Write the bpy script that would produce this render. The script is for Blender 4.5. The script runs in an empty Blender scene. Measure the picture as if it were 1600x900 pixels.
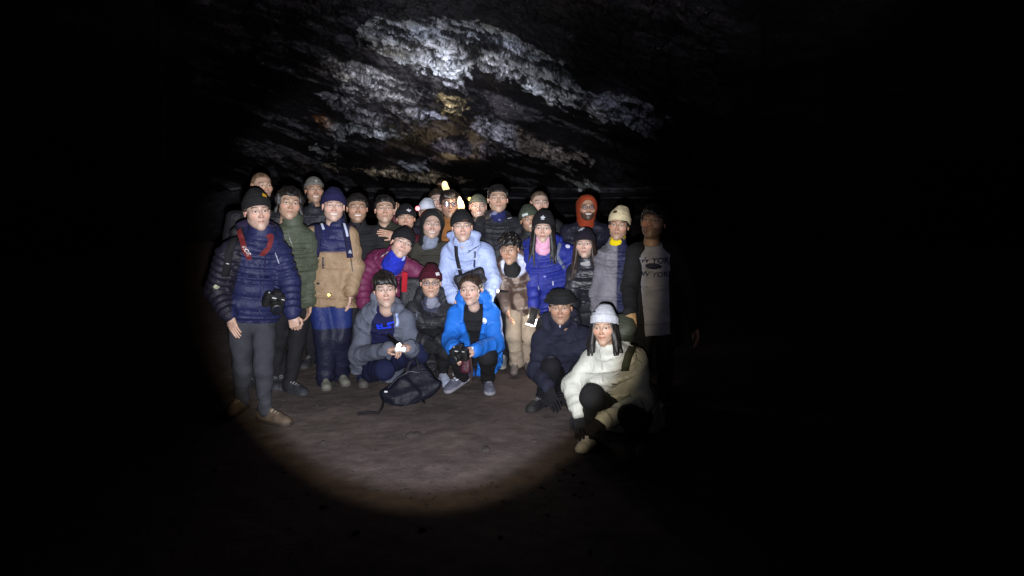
import bpy, math, random
import numpy as np
from mathutils import Vector, Matrix
from mathutils.bvhtree import BVHTree

random.seed(7); RNG = np.random.RandomState(11)
SC = bpy.context.scene
COL = SC.collection

# ------------------------------------------------------------------ camera
FPX = 1100.0                      # focal length in photograph pixels (1600 wide)
CAM_H = 1.60
PITCH = math.radians(7.77)
cam_data = bpy.data.cameras.new('camera'); cam = bpy.data.objects.new('camera', cam_data)
COL.objects.link(cam); SC.camera = cam
cam_data.sensor_width = 36.0; cam_data.lens = 36.0*FPX/1600.0
cam_data.clip_start = 0.05; cam_data.clip_end = 200.0
cam.location = (0, 0, CAM_H); cam.rotation_euler = (math.radians(90)-PITCH, 0, 0)

# ------------------------------------------------------------------ world: inside a cave, no sky
world = bpy.data.worlds.new('World'); SC.world = world; world.use_nodes = True
bg = world.node_tree.nodes['Background']
bg.inputs[0].default_value = (0.35, 0.4, 0.6, 1); bg.inputs[1].default_value = 0.0

SC.view_settings.view_transform = 'Standard'; SC.view_settings.look = 'None'
SC.view_settings.exposure = 0.0; SC.view_settings.gamma = 1.0
SC.view_settings.use_curve_mapping = False
SC.render.engine = 'CYCLES'
try:
    SC.cycles.use_denoising = True
    SC.cycles.max_bounces = 5; SC.cycles.diffuse_bounces = 2; SC.cycles.glossy_bounces = 2
    SC.cycles.caustics_reflective = False; SC.cycles.caustics_refractive = False
    SC.cycles.sample_clamp_indirect = 3.0
except Exception: pass

def W(px, py, d):
    """point of the place at horizontal distance d along the sight line of photograph pixel (px, py)"""
    xn = (px-800.0)/FPX; yn = (450.0-py)/FPX
    v = np.array([xn, math.cos(PITCH)+yn*math.sin(PITCH), -math.sin(PITCH)+yn*math.cos(PITCH)])
    return np.array([0, 0, CAM_H]) + v*(d/v[1])
def pix(P):
    """photograph pixel of points (n,3)"""
    q = P-np.array([0, 0, CAM_H])
    f = q[:, 1]*math.cos(PITCH)-q[:, 2]*math.sin(PITCH); u = q[:, 1]*math.sin(PITCH)+q[:, 2]*math.cos(PITCH)
    return np.stack([800+FPX*q[:, 0]/f, 450-FPX*u/f], 1)

# ------------------------------------------------------------------ the photographer's torch
TORCH = np.array([-0.03, 0.10, 1.50])
def torch_spot(name, half_deg, power, color, blend, aim=(690, 425)):
    l = bpy.data.lights.new(name, 'SPOT'); l.energy = power; l.color = color
    l.spot_size = math.radians(half_deg*2); l.spot_blend = blend; l.shadow_soft_size = 0.018
    o = bpy.data.objects.new(name, l); COL.objects.link(o); o.location = TORCH
    t = Vector(W(aim[0], aim[1], 5.5))-Vector(TORCH)
    o.rotation_euler = t.to_track_quat('-Z', 'Y').to_euler()
    return o
torch_spot('torch_beam', 18.0, 1250, (0.83, 0.885, 1.0), 0.20, (672, 428))
torch_spot('torch_hotspot', 17.5, 1000, (0.82, 0.88, 1.0), 1.0, (700, 285))
torch_spot('torch_beam_rim', 19.2, 310, (1.0, 0.82, 0.54), 0.15, (677, 432))
torch_spot('torch_spill', 36.0, 85, (0.82, 0.82, 1.0), 1.0, (830, 40))

# ------------------------------------------------------------------ helpers
def mesh_obj(name, V, F, mat, parent=None, col=None, smooth=True, base=None, tris=False):
    """one mesh object; V world coordinates (n,3), F list/array of quads or tris"""
    V = np.asarray(V, dtype=np.float32)
    org = np.zeros(3) if base is None else np.asarray(base)
    me = bpy.data.meshes.new(name)
    if isinstance(F, np.ndarray):
        k = F.shape[1]; nf = len(F)
        me.vertices.add(len(V)); me.vertices.foreach_set('co', (V-org).astype(np.float32).ravel())
        me.loops.add(nf*k); me.loops.foreach_set('vertex_index', F.astype(np.int32).ravel())
        me.polygons.add(nf); me.polygons.foreach_set('loop_start', np.arange(0, nf*k, k, dtype=np.int32))
        me.update(calc_edges=True)
    else:
        me.from_pydata((V-org).tolist(), [], F)
    me.polygons.foreach_set('use_smooth', np.full(len(me.polygons), smooth, dtype=bool))
    if col is not None:
        at = me.color_attributes.new('Col', 'FLOAT_COLOR', 'POINT')
        c = np.ones((len(V), 4), dtype=np.float32); c[:, :3] = col
        at.data.foreach_set('color', c.ravel())
    me.materials.append(mat); me.update()
    o = bpy.data.objects.new(name, me); COL.objects.link(o)
    if parent is not None: o.parent = parent
    return o
def tag(o, label=None, cat=None, group=None, kind=None):
    if label: o['label'] = label
    if cat: o['category'] = cat
    if group: o['group'] = group
    if kind: o['kind'] = kind
    return o
def empty(name, loc):
    o = bpy.data.objects.new(name, None); COL.objects.link(o); o.location = loc; o.empty_display_size = 0.1
    return o
def nrm(v):
    v = np.asarray(v, float); return v/(np.linalg.norm(v)+1e-9)
def lin(r, g, b):
    c = np.array([r, g, b], float)/255.0
    return np.where(c <= 0.04045, c/12.92, ((c+0.055)/1.055)**2.4)

# ------------------------------------------------------------------ materials
def mk(name, rough=0.8, bump=0.0, bscale=120.0, spec=0.4, var=0.12, vscale=9.0, sheen=0.0, color=None,
       emit=None, estr=0.0, sss=0.0, coat=0.0, metal=0.0, crease=0.0):
    m = bpy.data.materials.new(name); m.use_nodes = True
    nt = m.node_tree; N = nt.nodes; L = nt.links; b = N['Principled BSDF']
    b.inputs['Roughness'].default_value = rough; b.inputs['Specular IOR Level'].default_value = spec
    b.inputs['Metallic'].default_value = metal
    if sheen: b.inputs['Sheen Weight'].default_value = sheen
    if coat: b.inputs['Coat Weight'].default_value = coat
    if sss:
        b.inputs['Subsurface Weight'].default_value = sss
        b.inputs['Subsurface Radius'].default_value = (0.012, 0.005, 0.003); b.inputs['Subsurface Scale'].default_value = 1.0
    tc = N.new('ShaderNodeTexCoord')
    if color is None:
        src = N.new('ShaderNodeAttribute'); src.attribute_name = 'Col'; cs = src.outputs['Color']
    else:
        src = N.new('ShaderNodeRGB'); src.outputs[0].default_value = (*color, 1); cs = src.outputs[0]
    nz = N.new('ShaderNodeTexNoise'); nz.inputs['Scale'].default_value = vscale; nz.inputs['Detail'].default_value = 5
    L.new(tc.outputs['Object'], nz.inputs['Vector'])
    mr = N.new('ShaderNodeMapRange'); mr.inputs[1].default_value = 0.3; mr.inputs[2].default_value = 0.7
    mr.inputs[3].default_value = 1-var; mr.inputs[4].default_value = 1+var
    L.new(nz.outputs[0], mr.inputs[0])
    mx = N.new('ShaderNodeVectorMath'); mx.operation = 'SCALE'
    L.new(cs, mx.inputs[0]); L.new(mr.outputs[0], mx.inputs['Scale'])
    L.new(mx.outputs[0], b.inputs['Base Color'])
    if bump:
        n2 = N.new('ShaderNodeTexNoise'); n2.inputs['Scale'].default_value = bscale; n2.inputs['Detail'].default_value = 3
        L.new(tc.outputs['Object'], n2.inputs['Vector'])
        bp = N.new('ShaderNodeBump'); bp.inputs['Strength'].default_value = 1.0; bp.inputs['Distance'].default_value = bump
        L.new(n2.outputs[0], bp.inputs['Height']); L.new(bp.outputs[0], b.inputs['Normal'])
        if crease:      # creases of worn cloth
            n3 = N.new('ShaderNodeTexNoise'); n3.inputs['Scale'].default_value = 13; n3.inputs['Detail'].default_value = 2.5; n3.inputs['Distortion'].default_value = 1.6
            n3.noise_type = 'RIDGED_MULTIFRACTAL'
            L.new(tc.outputs['Object'], n3.inputs['Vector'])
            b2 = N.new('ShaderNodeBump'); b2.inputs['Strength'].default_value = 1.0; b2.inputs['Distance'].default_value = crease
            L.new(n3.outputs[0], b2.inputs['Height']); L.new(b2.outputs[0], bp.inputs['Normal'])
    if emit is not None:
        b.inputs['Emission Color'].default_value = (*emit, 1); b.inputs['Emission Strength'].default_value = estr
    return m
M = dict(
    skin=mk('skin', 0.50, 0.0006, 260, 0.45, 0.07, 30, sss=0.25),
    cloth=mk('woven_cloth', 0.88, 0.0016, 90, 0.25, 0.16, 14, crease=0.006),
    nylon=mk('nylon_shell', 0.60, 0.0022, 48, 0.30, 0.13, 12, crease=0.008),
    leather=mk('shiny_shell', 0.44, 0.003, 48, 0.42, 0.10, 14),
    knit=mk('knit', 0.95, 0.0022, 240, 0.2, 0.16, 40, sheen=0.0),
    hair=mk('hair', 0.48, 0.0016, 300, 0.5, 0.25, 60),
    shoe=mk('shoe', 0.7, 0.0012, 160, 0.35, 0.18, 40),
    plastic=mk('black_plastic', 0.42, 0.0004, 300, 0.5, 0.10, 30),
    print=mk('fabric_print', 0.75, 0.0003, 200, 0.3, 0.08, 80),
    metal=mk('metal', 0.3, 0.0, 100, 0.5, 0.05, 40, metal=0.8),
    glass=mk('lens_glass', 0.06, 0.0, 100, 0.6, 0.02, 10),
    eye=mk('eye', 0.38, 0.0, 100, 0.22, 0.02, 10),
    lamp_white=mk('lamp_white', 0.3, color=(1, .95, .85), emit=(1, .93, .78), estr=22),
    lamp_cool=mk('lamp_cool', 0.3, color=(1, 1, 1), emit=(1, .98, .95), estr=9),
    lamp_glow=mk('lamp_glow', 0.3, color=(1, .85, .6), emit=(1, .74, .38), estr=1.6),
    lamp_warm=mk('lamp_warm', 0.3, color=(1, .7, .2), emit=(1, .62, .13), estr=3.0),
    lamp_red=mk('lamp_red', 0.3, color=(1, .3, .3), emit=(1, .16, .17), estr=2.0),
    screen=mk('phone_screen', 0.15, color=(.01, .01, .012)),
)

# ------------------------------------------------------------------ noise
def waves(P, freq, seed, n=10):
    r = np.random.RandomState(seed); out = np.zeros(len(P))
    for _ in range(n):
        k = r.normal(size=3); k = k/np.linalg.norm(k)*freq*r.uniform(0.6, 1.5)
        out += np.sin(P@k+r.uniform(0, 6.28))
    return out/math.sqrt(n)
_PERM = np.random.RandomState(3).permutation(4096)
_VAL = np.random.RandomState(5).uniform(-1, 1, 4096)
def vnoise2(x, y, seed=0):
    xi = np.floor(x).astype(int); yi = np.floor(y).astype(int); fx = x-xi; fy = y-yi
    sx = fx*fx*fx*(fx*(fx*6-15)+10); sy = fy*fy*fy*(fy*(fy*6-15)+10)
    def h(i, j): return _VAL[_PERM[(_PERM[(i+seed*57) & 4095]+j) & 4095]]
    return (h(xi, yi)*(1-sx)+h(xi+1, yi)*sx)*(1-sy)+(h(xi, yi+1)*(1-sx)+h(xi+1, yi+1)*sx)*sy
def fbm2(x, y, oct=5, seed=0, gain=0.5, ridged=False):
    a = 1.0; s = 0; tot = 0
    for o in range(oct):
        n = vnoise2(x*(2**o)+o*17.3, y*(2**o)-o*9.1, seed+o)
        if ridged: n = 1-2*np.abs(n)
        s = s+a*n; tot += a; a *= gain
    return s/tot

# ------------------------------------------------------------------ distance fields and surface nets
def smin(a, b, k):
    h = np.clip(0.5+0.5*(b-a)/k, 0, 1); return b*(1-h)+a*h-k*h*(1-h)
def smax(a, b, k): return -smin(-a, -b, k)
def cone(P, a, b, ra, rb):
    a = np.asarray(a, float); b = np.asarray(b, float); ab = b-a
    t = np.clip(((P-a)@ab)/(ab@ab+1e-12), 0, 1)
    q = P-a-t[:, None]*ab
    return np.sqrt((q*q).sum(1))-(ra+(rb-ra)*t)
def cone_t(P, a, b):
    a = np.asarray(a, float); b = np.asarray(b, float); ab = b-a
    return np.clip(((P-a)@ab)/(ab@ab+1e-12), 0, 1)
def ell(P, c, r):
    q = (P-np.asarray(c))/np.asarray(r); k = np.sqrt((q*q).sum(1))
    return (k-1)*min(r)
def sph(P, c, r):
    q = P-np.asarray(c); return np.sqrt((q*q).sum(1))-r
def rbox(P, c, h, r):
    q = np.abs(P-np.asarray(c))-(np.asarray(h)-r)
    return np.sqrt((np.maximum(q, 0)**2).sum(1))+np.minimum(q.max(1), 0)-r

def surfnet(f, lo, hi, h, proj=1):
    lo = np.asarray(lo, float); hi = np.asarray(hi, float); m = 4
    nb = np.ceil((hi-lo)/(h*m)).astype(int)+1; n = nb*m
    bc = np.stack(np.meshgrid(*[lo[i]+(np.arange(nb[i])*m+(m-1)/2)*h for i in range(3)], indexing='ij'), -1).reshape(-1, 3)
    fb = f(bc).reshape(nb); near = np.abs(fb) < h*m*1.35
    D = np.where(fb > 0, 1.0, -1.0)
    for ax in range(3): D = np.repeat(D, m, ax); 
    mask = near
    for ax in range(3): mask = np.repeat(mask, m, ax)
    idx = np.argwhere(mask)
    if len(idx) == 0: return np.zeros((0, 3)), np.zeros((0, 4), int)
    D[mask] = f(lo+idx*h)
    S = D < 0
    c = [S[i:n[0]-1+i, j:n[1]-1+j, k:n[2]-1+k] for i in (0, 1) for j in (0, 1) for k in (0, 1)]
    cnt = sum(x.astype(np.int8) for x in c); act = (cnt > 0) & (cnt < 8)
    ci = np.argwhere(act); vid = np.full(act.shape, -1, int); vid[act] = np.arange(len(ci))
    corn = np.array([(i, j, k) for i in (0, 1) for j in (0, 1) for k in (0, 1)])
    vals = np.stack([D[ci[:, 0]+a, ci[:, 1]+b, ci[:, 2]+d] for a, b, d in corn], 1)
    acc = np.zeros((len(ci), 3)); num = np.zeros(len(ci))
    for e0 in range(8):
        for e1 in range(e0+1, 8):
            if np.abs(corn[e0]-corn[e1]).sum() != 1: continue
            v0 = vals[:, e0]; v1 = vals[:, e1]; x = (v0 < 0) != (v1 < 0)
            t = np.where(x, v0/np.where(v0-v1 == 0, 1, v0-v1), 0)
            acc += np.where(x[:, None], corn[e0]+t[:, None]*(corn[e1]-corn[e0]), 0); num += x
    V = lo+(ci+acc/num[:, None])*h
    Fs = []
    for ax in range(3):
        o1, o2 = [(1, 2), (2, 0), (0, 1)][ax]
        sl0 = [slice(None)]*3; sl1 = [slice(None)]*3
        sl0[ax] = slice(0, -1); sl1[ax] = slice(1, None)
        s0 = S[tuple(sl0)]; s1 = S[tuple(sl1)]
        e = np.argwhere(s0 != s1)
        e = e[(e[:, o1] > 0) & (e[:, o2] > 0) & (e[:, o1] < n[o1]-1) & (e[:, o2] < n[o2]-1)]
        d1 = np.zeros(3, int); d1[o1] = 1; d2 = np.zeros(3, int); d2[o2] = 1
        q = np.stack([vid[tuple((e-d1-d2).T)], vid[tuple((e-d2).T)], vid[tuple(e.T)], vid[tuple((e-d1).T)]], 1)
        fl = ~s0[tuple(e.T)]
        q[fl] = q[fl][:, ::-1]; q = q[(q >= 0).all(1)]
        Fs.append(q)
    F = np.concatenate(Fs)
    for _ in range(proj):
        e = h*0.35; f0 = f(V); g = np.zeros_like(V)
        for ax in range(3):
            d = np.zeros(3); d[ax] = e; g[:, ax] = (f(V+d)-f(V-d))/(2*e)
        st = g*(f0/np.maximum((g*g).sum(1), 0.15))[:, None]
        ln = np.linalg.norm(st, axis=1); st *= np.minimum(1, h*0.6/np.maximum(ln, 1e-9))[:, None]
        V = V-st
    return V, F

def tube(path, radii, seg=6, cap=True):
    path = np.asarray(path, float); n = len(path); radii = np.asarray(radii, float)*np.ones(n)
    T = np.gradient(path, axis=0); T /= np.linalg.norm(T, axis=1)[:, None]+1e-9
    ref = np.array([0, 0, 1.0]) if abs(T[0][2]) < 0.9 else np.array([1.0, 0, 0])
    V = []
    for i in range(n):
        a = nrm(np.cross(T[i], ref)); b = np.cross(T[i], a)
        for k in range(seg):
            th = 2*math.pi*k/seg; V.append(path[i]+radii[i]*(math.cos(th)*a+math.sin(th)*b))
    F = [(i*seg+k, i*seg+(k+1) % seg, (i+1)*seg+(k+1) % seg, (i+1)*seg+k) for i in range(n-1) for k in range(seg)]
    V = np.array(V); F = np.array(F)
    return V, F
def joinm(parts):
    V = []; F = []; C = []; o = 0; mixed = any(isinstance(p[1], list) for p in parts)
    for p in parts:
        V.append(p[0])
        if mixed: F += [[int(i)+o for i in f] for f in p[1]]
        else: F.append(np.asarray(p[1])+o)
        o += len(p[0])
        if len(p) > 2: C.append(np.broadcast_to(p[2], (len(p[0]), 3)))
    return np.concatenate(V), (F if mixed else np.concatenate(F)), (np.concatenate(C) if C else None)
def boxm(c, h, R=None, bev=0.004):
    """box with chamfered edges"""
    c = np.asarray(c, float); h = np.asarray(h, float); b = min(bev, 0.45*h.min())
    s = np.array([(x, y, z) for x in (-1, 1) for y in (-1, 1) for z in (-1, 1)], float)
    FQ = [(0, 1, 3, 2), (4, 6, 7, 5), (0, 4, 5, 1), (2, 3, 7, 6), (0, 2, 6, 4), (1, 5, 7, 3)]
    V = []; idx = {}
    for i, q in enumerate(s):
        for ax in range(3):
            p = q*(h-b); p[ax] = q[ax]*h[ax]; idx[(i, ax)] = len(V); V.append(p)
    F = [[idx[(i, ax)] for i in f] for f, ax in zip(FQ, (0, 0, 1, 1, 2, 2))]
    for i in range(8):
        for j in range(i+1, 8):
            df = np.nonzero(s[i] != s[j])[0]
            if len(df) == 1:
                o = [a for a in range(3) if a != df[0]]
                F.append([idx[(i, o[0])], idx[(j, o[0])], idx[(j, o[1])], idx[(i, o[1])]])
        F.append([idx[(i, 0)], idx[(i, 1)], idx[(i, 2)]])
    V = np.array(V)
    if R is not None: V = V@np.asarray(R).T
    return V+c, F

# ------------------------------------------------------------------ the cave: floor, walls and ceiling
def rock_mat(name, crust):
    m = bpy.data.materials.new(name); m.use_nodes = True
    nt = m.node_tree; N = nt.nodes; L = nt.links; b = N['Principled BSDF']
    tc = N.new('ShaderNodeTexCoord'); at = N.new('ShaderNodeAttribute'); at.attribute_name = 'Col'
    n1 = N.new('ShaderNodeTexNoise'); n1.inputs['Scale'].default_value = 7; n1.inputs['Detail'].default_value = 9; n1.inputs['Roughness'].default_value = 0.68
    L.new(tc.outputs['Object'], n1.inputs['Vector'])
    mr = N.new('ShaderNodeMapRange'); mr.inputs[1].default_value = 0.34; mr.inputs[2].default_value = 0.68
    mr.inputs[3].default_value = 0.45 if crust else 0.75; mr.inputs[4].default_value = 1.5 if crust else 1.3
    L.new(n1.outputs[0], mr.inputs[0])
    sc = N.new('ShaderNodeVectorMath'); sc.operation = 'SCALE'
    L.new(at.outputs['Color'], sc.inputs[0]); L.new(mr.outputs[0], sc.inputs['Scale'])
    last = sc.outputs[0]
    if crust:      # pale mineral flecks, with glints of droplets put into the colour
        v = N.new('ShaderNodeTexVoronoi'); v.inputs['Scale'].default_value = 20
        L.new(tc.outputs['Object'], v.inputs['Vector'])
        n3 = N.new('ShaderNodeTexNoise'); n3.inputs['Scale'].default_value = 3.0; n3.inputs['Detail'].default_value = 4
        L.new(tc.outputs['Object'], n3.inputs['Vector'])
        m1 = N.new('ShaderNodeMapRange'); m1.inputs[1].default_value = 0.24; m1.inputs[2].default_value = 0.12; m1.inputs[3].default_value = 0; m1.inputs[4].default_value = 1
        L.new(v.outputs['Distance'], m1.inputs[0])
        m2 = N.new('ShaderNodeMapRange'); m2.inputs[1].default_value = 0.48; m2.inputs[2].default_value = 0.62
        L.new(n3.outputs[0], m2.inputs[0])
        mm = N.new('ShaderNodeMath'); mm.operation = 'MULTIPLY'; L.new(m1.outputs[0], mm.inputs[0]); L.new(m2.outputs[0], mm.inputs[1])
        ln = N.new('ShaderNodeVectorMath'); ln.operation = 'LENGTH'; L.new(at.outputs['Color'], ln.inputs[0])
        m4 = N.new('ShaderNodeMapRange'); m4.inputs[1].default_value = 0.06; m4.inputs[2].default_value = 0.25; L.new(ln.outputs['Value'], m4.inputs[0])
        m3 = N.new('ShaderNodeMath'); m3.operation = 'MULTIPLY'; L.new(mm.outputs[0], m3.inputs[0]); L.new(m4.outputs[0], m3.inputs[1])
        mx = N.new('ShaderNodeMix'); mx.data_type = 'RGBA'
        L.new(m3.outputs[0], mx.inputs['Factor']); L.new(last, mx.inputs['A']); mx.inputs['B'].default_value = (0.75, 0.78, 0.8, 1)
        last = mx.outputs['Result']
    L.new(last, b.inputs['Base Color'])
    b.inputs['Roughness'].default_value = 0.42 if crust else 0.9
    b.inputs['Specular IOR Level'].default_value = 0.6 if crust else 0.15
    n2 = N.new('ShaderNodeTexNoise'); n2.inputs['Scale'].default_value = 22 if crust else 55; n2.inputs['Detail'].default_value = 8; n2.inputs['Roughness'].default_value = 0.7
    L.new(tc.outputs['Object'], n2.inputs['Vector'])
    bp = N.new('ShaderNodeBump'); bp.inputs['Strength'].default_value = 1.0; bp.inputs['Distance'].default_value = 0.03 if crust else 0.008
    L.new(n2.outputs[0], bp.inputs['Height']); L.new(bp.outputs[0], b.inputs['Normal'])
    return m
M['rock'] = rock_mat('basalt_with_mineral_crust', True)
M['ground'] = rock_mat('packed_volcanic_soil', False)

def axis(lo, a, b, hi, fine, coarse):
    return np.unique(np.concatenate([np.arange(lo, a, coarse), np.arange(a, b, fine), np.arange(b, hi+coarse, coarse)]).round(4))
def grid_faces(nx, ny, flip=False):
    i, j = np.meshgrid(np.arange(nx-1), np.arange(ny-1), indexing='ij')
    a = (i*ny+j).ravel(); q = np.stack([a, a+ny, a+ny+1, a+1], 1)
    return q[:, ::-1] if flip else q

def floor_z(x, y):
    z = 0.018*fbm2(x*0.9, y*0.9, 3, 21)+0.008*fbm2(x*3.1, y*3.1, 4, 5)
    z = z+0.012*np.maximum(0, fbm2(x*9, y*9, 3, 9)-0.2)+.004*fbm2(x*22, y*22, 2, 15)
    edge = np.maximum(0, np.abs(x+0.2)-4.2); z = z+0.16*edge**1.3+0.25*np.maximum(0, y-11)**1.1*0.35
    return z
gx = axis(-9, -3.0, 2.8, 9, 0.026, 0.16); gy = axis(-7, 3.0, 6.6, 20, 0.026, 0.18)
X, Y = np.meshgrid(gx, gy, indexing='ij')
x = X.ravel(); y = Y.ravel(); z = floor_z(x, y)
t = np.clip(0.5+0.9*fbm2(x*1.3, y*1.3, 5, 31), 0, 1)[:, None]
fc = lin(94, 84, 82)*(1-t)+lin(103, 93, 89)*t
ground = mesh_obj('ground', np.stack([x, y, z], 1), grid_faces(len(gx), len(gy)), M['ground'], col=fc)
tag(ground, kind='structure')
def gz(x, y): return float(floor_z(np.array([float(x)]), np.array([float(y)]))[0])

# small stones trodden into the floor
def stone_mesh(seed):
    r = np.random.RandomState(seed)
    V, F = surfnet(lambda P: ell(P, (0, 0, 0), (1.0, 0.8, 0.5))+0.16*waves(P, 3.6, seed, 6), (-1.5, -1.4, -1.2), (1.5, 1.4, 1.2), 0.34)
    return V, F
stones = [stone_mesh(s) for s in range(4)]
stone_me = []
for q, (V, F) in enumerate(stones):
    o = mesh_obj('stone', V, F, M['ground'], ground, col=np.tile(lin(80, 74, 72), (len(V), 1)))
    stone_me.append(o)
rs = np.random.RandomState(4)
spots = [(835, 690, .022), (760, 704, .035), (648, 678, .05), (700, 735, .014), (812, 655, .02), (505, 690, .02)]
for i in range(190):
    px = rs.uniform(420, 930); py = rs.uniform(625, 785); spots.append((px, py, rs.uniform(.004, .013)*(2.0 if rs.rand() < .05 else 1)))
for i in range(18): spots.append((rs.uniform(250, 1250), rs.uniform(640, 880), rs.uniform(.008, .02)))
for i, (px, py, s) in enumerate(spots):
    p0 = W(px, py, 5.0); v = p0-np.array([0, 0, CAM_H]); tt = -CAM_H/v[2]; p = np.array([0, 0, CAM_H])+v*tt
    o = stone_me[i] if i < 4 else stone_me[i % 4].copy()
    if i >= 4: COL.objects.link(o); o.parent = ground
    o.location = (p[0], p[1], gz(p[0], p[1])+s*0.12); o.scale = (s, s, s*0.9); o.rotation_euler = (0, 0, rs.uniform(0, 6.28))

def ceil_base(x, y):
    yk = np.array([-8, 0, 3.5, 5.5, 7.5, 9.5, 11.0, 12.5, 14, 17, 21.0]); zk = np.array([3.3, 3.3, 3.2, 3.02, 2.72, 2.42, 2.05, 1.78, 1.5, 1.1, 0.9])
    z = np.interp(y, yk, zk)
    side = np.maximum(0, np.abs(x-0.1)-2.6)
    return z-0.10*side**1.75+0.10*fbm2(x*0.45+3, y*0.45, 3, 41)
ZP = [  # crust slabs: outline as seen (photograph pixels) on the broken roof, thickness (m), colour
 ([(552,62),(560,48),(591,34),(654,28),(700,27),(755,41),(809,64),(859,96),(905,132),(927,159),(940,177),(905,169),(877,165),(850,151),(818,133),(773,124),(741,105),(732,127),(714,121),(682,114),(627,104),(582,78)], .16, (0.42,0.44,0.50)),
 ([(509,96),(554,93),(591,109),(632,132),(664,146),(627,159),(591,159),(554,141),(518,123)], .12, (0.26,0.25,0.27)),
 ([(684,152),(702,160),(727,156),(733,164),(709,174),(694,168)], .10, (0.46,0.36,0.20)),
 ([(618,171),(654,162),(686,173),(705,187),(673,191),(632,187)], .12, (0.27,0.27,0.33)),
 ([(477,182),(509,182),(554,189),(609,196),(639,207),(609,215),(554,216),(527,221),(500,202)], .13, (0.27,0.28,0.31)),
 ([(732,196),(759,182),(773,196),(809,196),(827,205),(859,227),(905,241),(929,252),(873,250),(827,248),(782,227),(745,210)], .13, (0.26,0.25,0.30)),
 ([(664,227),(707,217),(760,228),(795,247),(740,247),(680,243)], .10, (0.15,0.13,0.16)),
 ([(627,247),(667,246),(662,263),(627,257)], .10, (0.26,0.27,0.33)),
 ([(500,252),(590,262),(653,267),(735,288),(673,283),(587,277)], .12, (0.25,0.20,0.14)),
 ([(873,273),(907,285),(932,297),(900,297)], .10, (0.26,0.27,0.26)),
 ([(480,228),(520,231),(540,242),(490,236)], .08, (0.24,0.24,0.24)),
 ([(914,155),(973,148),(1046,182),(1018,214),(973,197),(932,175)], .06, (0.34,0.34,0.42)),
 ([(488,138),(530,146),(566,164),(610,182),(640,196),(600,192),(556,184),(520,170)], .07, (0.15,0.14,0.16)),
 ([(690,130),(723,131),(728,146),(705,151)], .07, (0.34,0.34,0.40)),
 ([(838,246),(870,252),(900,262),(872,268)], .07, (0.14,0.12,0.13)),
]
def poly_sd(U, poly):
    p = np.array(poly, float); n = len(p); d = np.full(len(U), 1e9); s = np.ones(len(U))
    j = n-1
    for i in range(n):
        e = p[j]-p[i]; w = U-p[i]
        q = w-e*np.clip((w@e)/(e@e), 0, 1)[:, None]; d = np.minimum(d, (q*q).sum(1))
        c1 = U[:, 1] >= p[i][1]; c2 = U[:, 1] < p[j][1]; c3 = (e[0]*w[:, 1]) > (e[1]*w[:, 0])
        s = np.where((c1 & c2 & c3) | (~c1 & ~c2 & ~c3), -s, s); j = i
    return s*np.sqrt(d)
def vnoise3(x, y, z, seed=0):
    xi = np.floor(x).astype(int); yi = np.floor(y).astype(int); zi = np.floor(z).astype(int); fx = x-xi; fy = y-yi; fz = z-zi
    sx = fx*fx*(3-2*fx); sy = fy*fy*(3-2*fy); sz = fz*fz*(3-2*fz)
    def h(i, j, k): return _VAL[_PERM[(_PERM[(_PERM[(i+seed*57) & 4095]+j) & 4095]+k) & 4095]]
    def pl(k): return (h(xi, yi, k)*(1-sx)+h(xi+1, yi, k)*sx)*(1-sy)+(h(xi, yi+1, k)*(1-sx)+h(xi+1, yi+1, k)*sx)*sy
    return pl(zi)*(1-sz)+pl(zi+1)*sz
def fbm3(P, f, oct=4, seed=0, gain=0.5, ridged=False):
    s = 0; a = 1.0; tot = 0
    for o in range(oct):
        k = f*2.03**o; n = vnoise3(P[:, 0]*k+o*7.7, P[:, 1]*k-o*3.1, P[:, 2]*k+o*5.3, seed+o)
        if ridged: n = 1-2*np.abs(n)
        s = s+a*n; tot += a; a *= gain
    return s/tot
def worley(x, y, seed):
    """distance to the cell border (0 at the joint) and a random value per cell"""
    xi = np.floor(x).astype(int); yi = np.floor(y).astype(int); f1 = np.full(len(x), 9.0); f2 = np.full(len(x), 9.0); idv = np.zeros(len(x))
    for dx in (-1, 0, 1):
        for dy in (-1, 0, 1):
            i = xi+dx; j = yi+dy; h1 = _PERM[(_PERM[(i+seed*31) & 4095]+j) & 4095]
            px_ = i+.5+.45*_VAL[h1]; py_ = j+.5+.45*_VAL[(h1*7+11) & 4095]; d = np.hypot(x-px_, y-py_)
            m = d < f1; f2 = np.where(m, f1, np.minimum(f2, d)); idv = np.where(m, _VAL[(h1*13+5) & 4095], idv); f1 = np.where(m, d, f1)
    return f2-f1, idv
# The roof in the torch light is a flight of broken ledges: steep faces towards the photographer, flat undersides between them.
# Each sight column is walked away from the photographer and gets its own distance from the slope of the rock.
us = np.arange(250, 1190, 1.5); vs = np.arange(-130, 312, 1.34)
UU, VV = np.meshgrid(us, vs, indexing='ij'); nu, nv = UU.shape
Wx = (UU-800)/FPX; yn = (450-VV)/FPX; den = math.cos(PITCH)+yn*math.sin(PITCH)
EL = (-math.sin(PITCH)+yn*math.cos(PITCH))/den; XK = Wx/den         # z-CAM_H = EL*Y, x = XK*Y
yk = np.arange(2.5, 20, .02); zk0 = ceil_base(np.zeros_like(yk)+.1, yk)
uu = UU.ravel(); vv = VV.ravel()
ob = vv-uu*.35                                   # the lava beds run obliquely across the roof
wx = fbm2(uu/70, ob/34, 5, 61, .6); wy = fbm2(uu/70+40, ob/34, 5, 67, .6)
Uw = np.stack([uu+wx*20+7*fbm2(uu/13, vv/9, 3, 63), vv+wy*15+6*fbm2(uu/13+9, vv/9, 3, 64)], 1)
pid = np.full(len(uu), -1); psd = np.full(len(uu), 1e9)
for k, (poly, dr, c) in enumerate(ZP):
    d = poly_sd(Uw, poly); m = d < psd; psd = np.where(m, d, psd); pid = np.where(m & (d < 14), k, pid)
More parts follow.
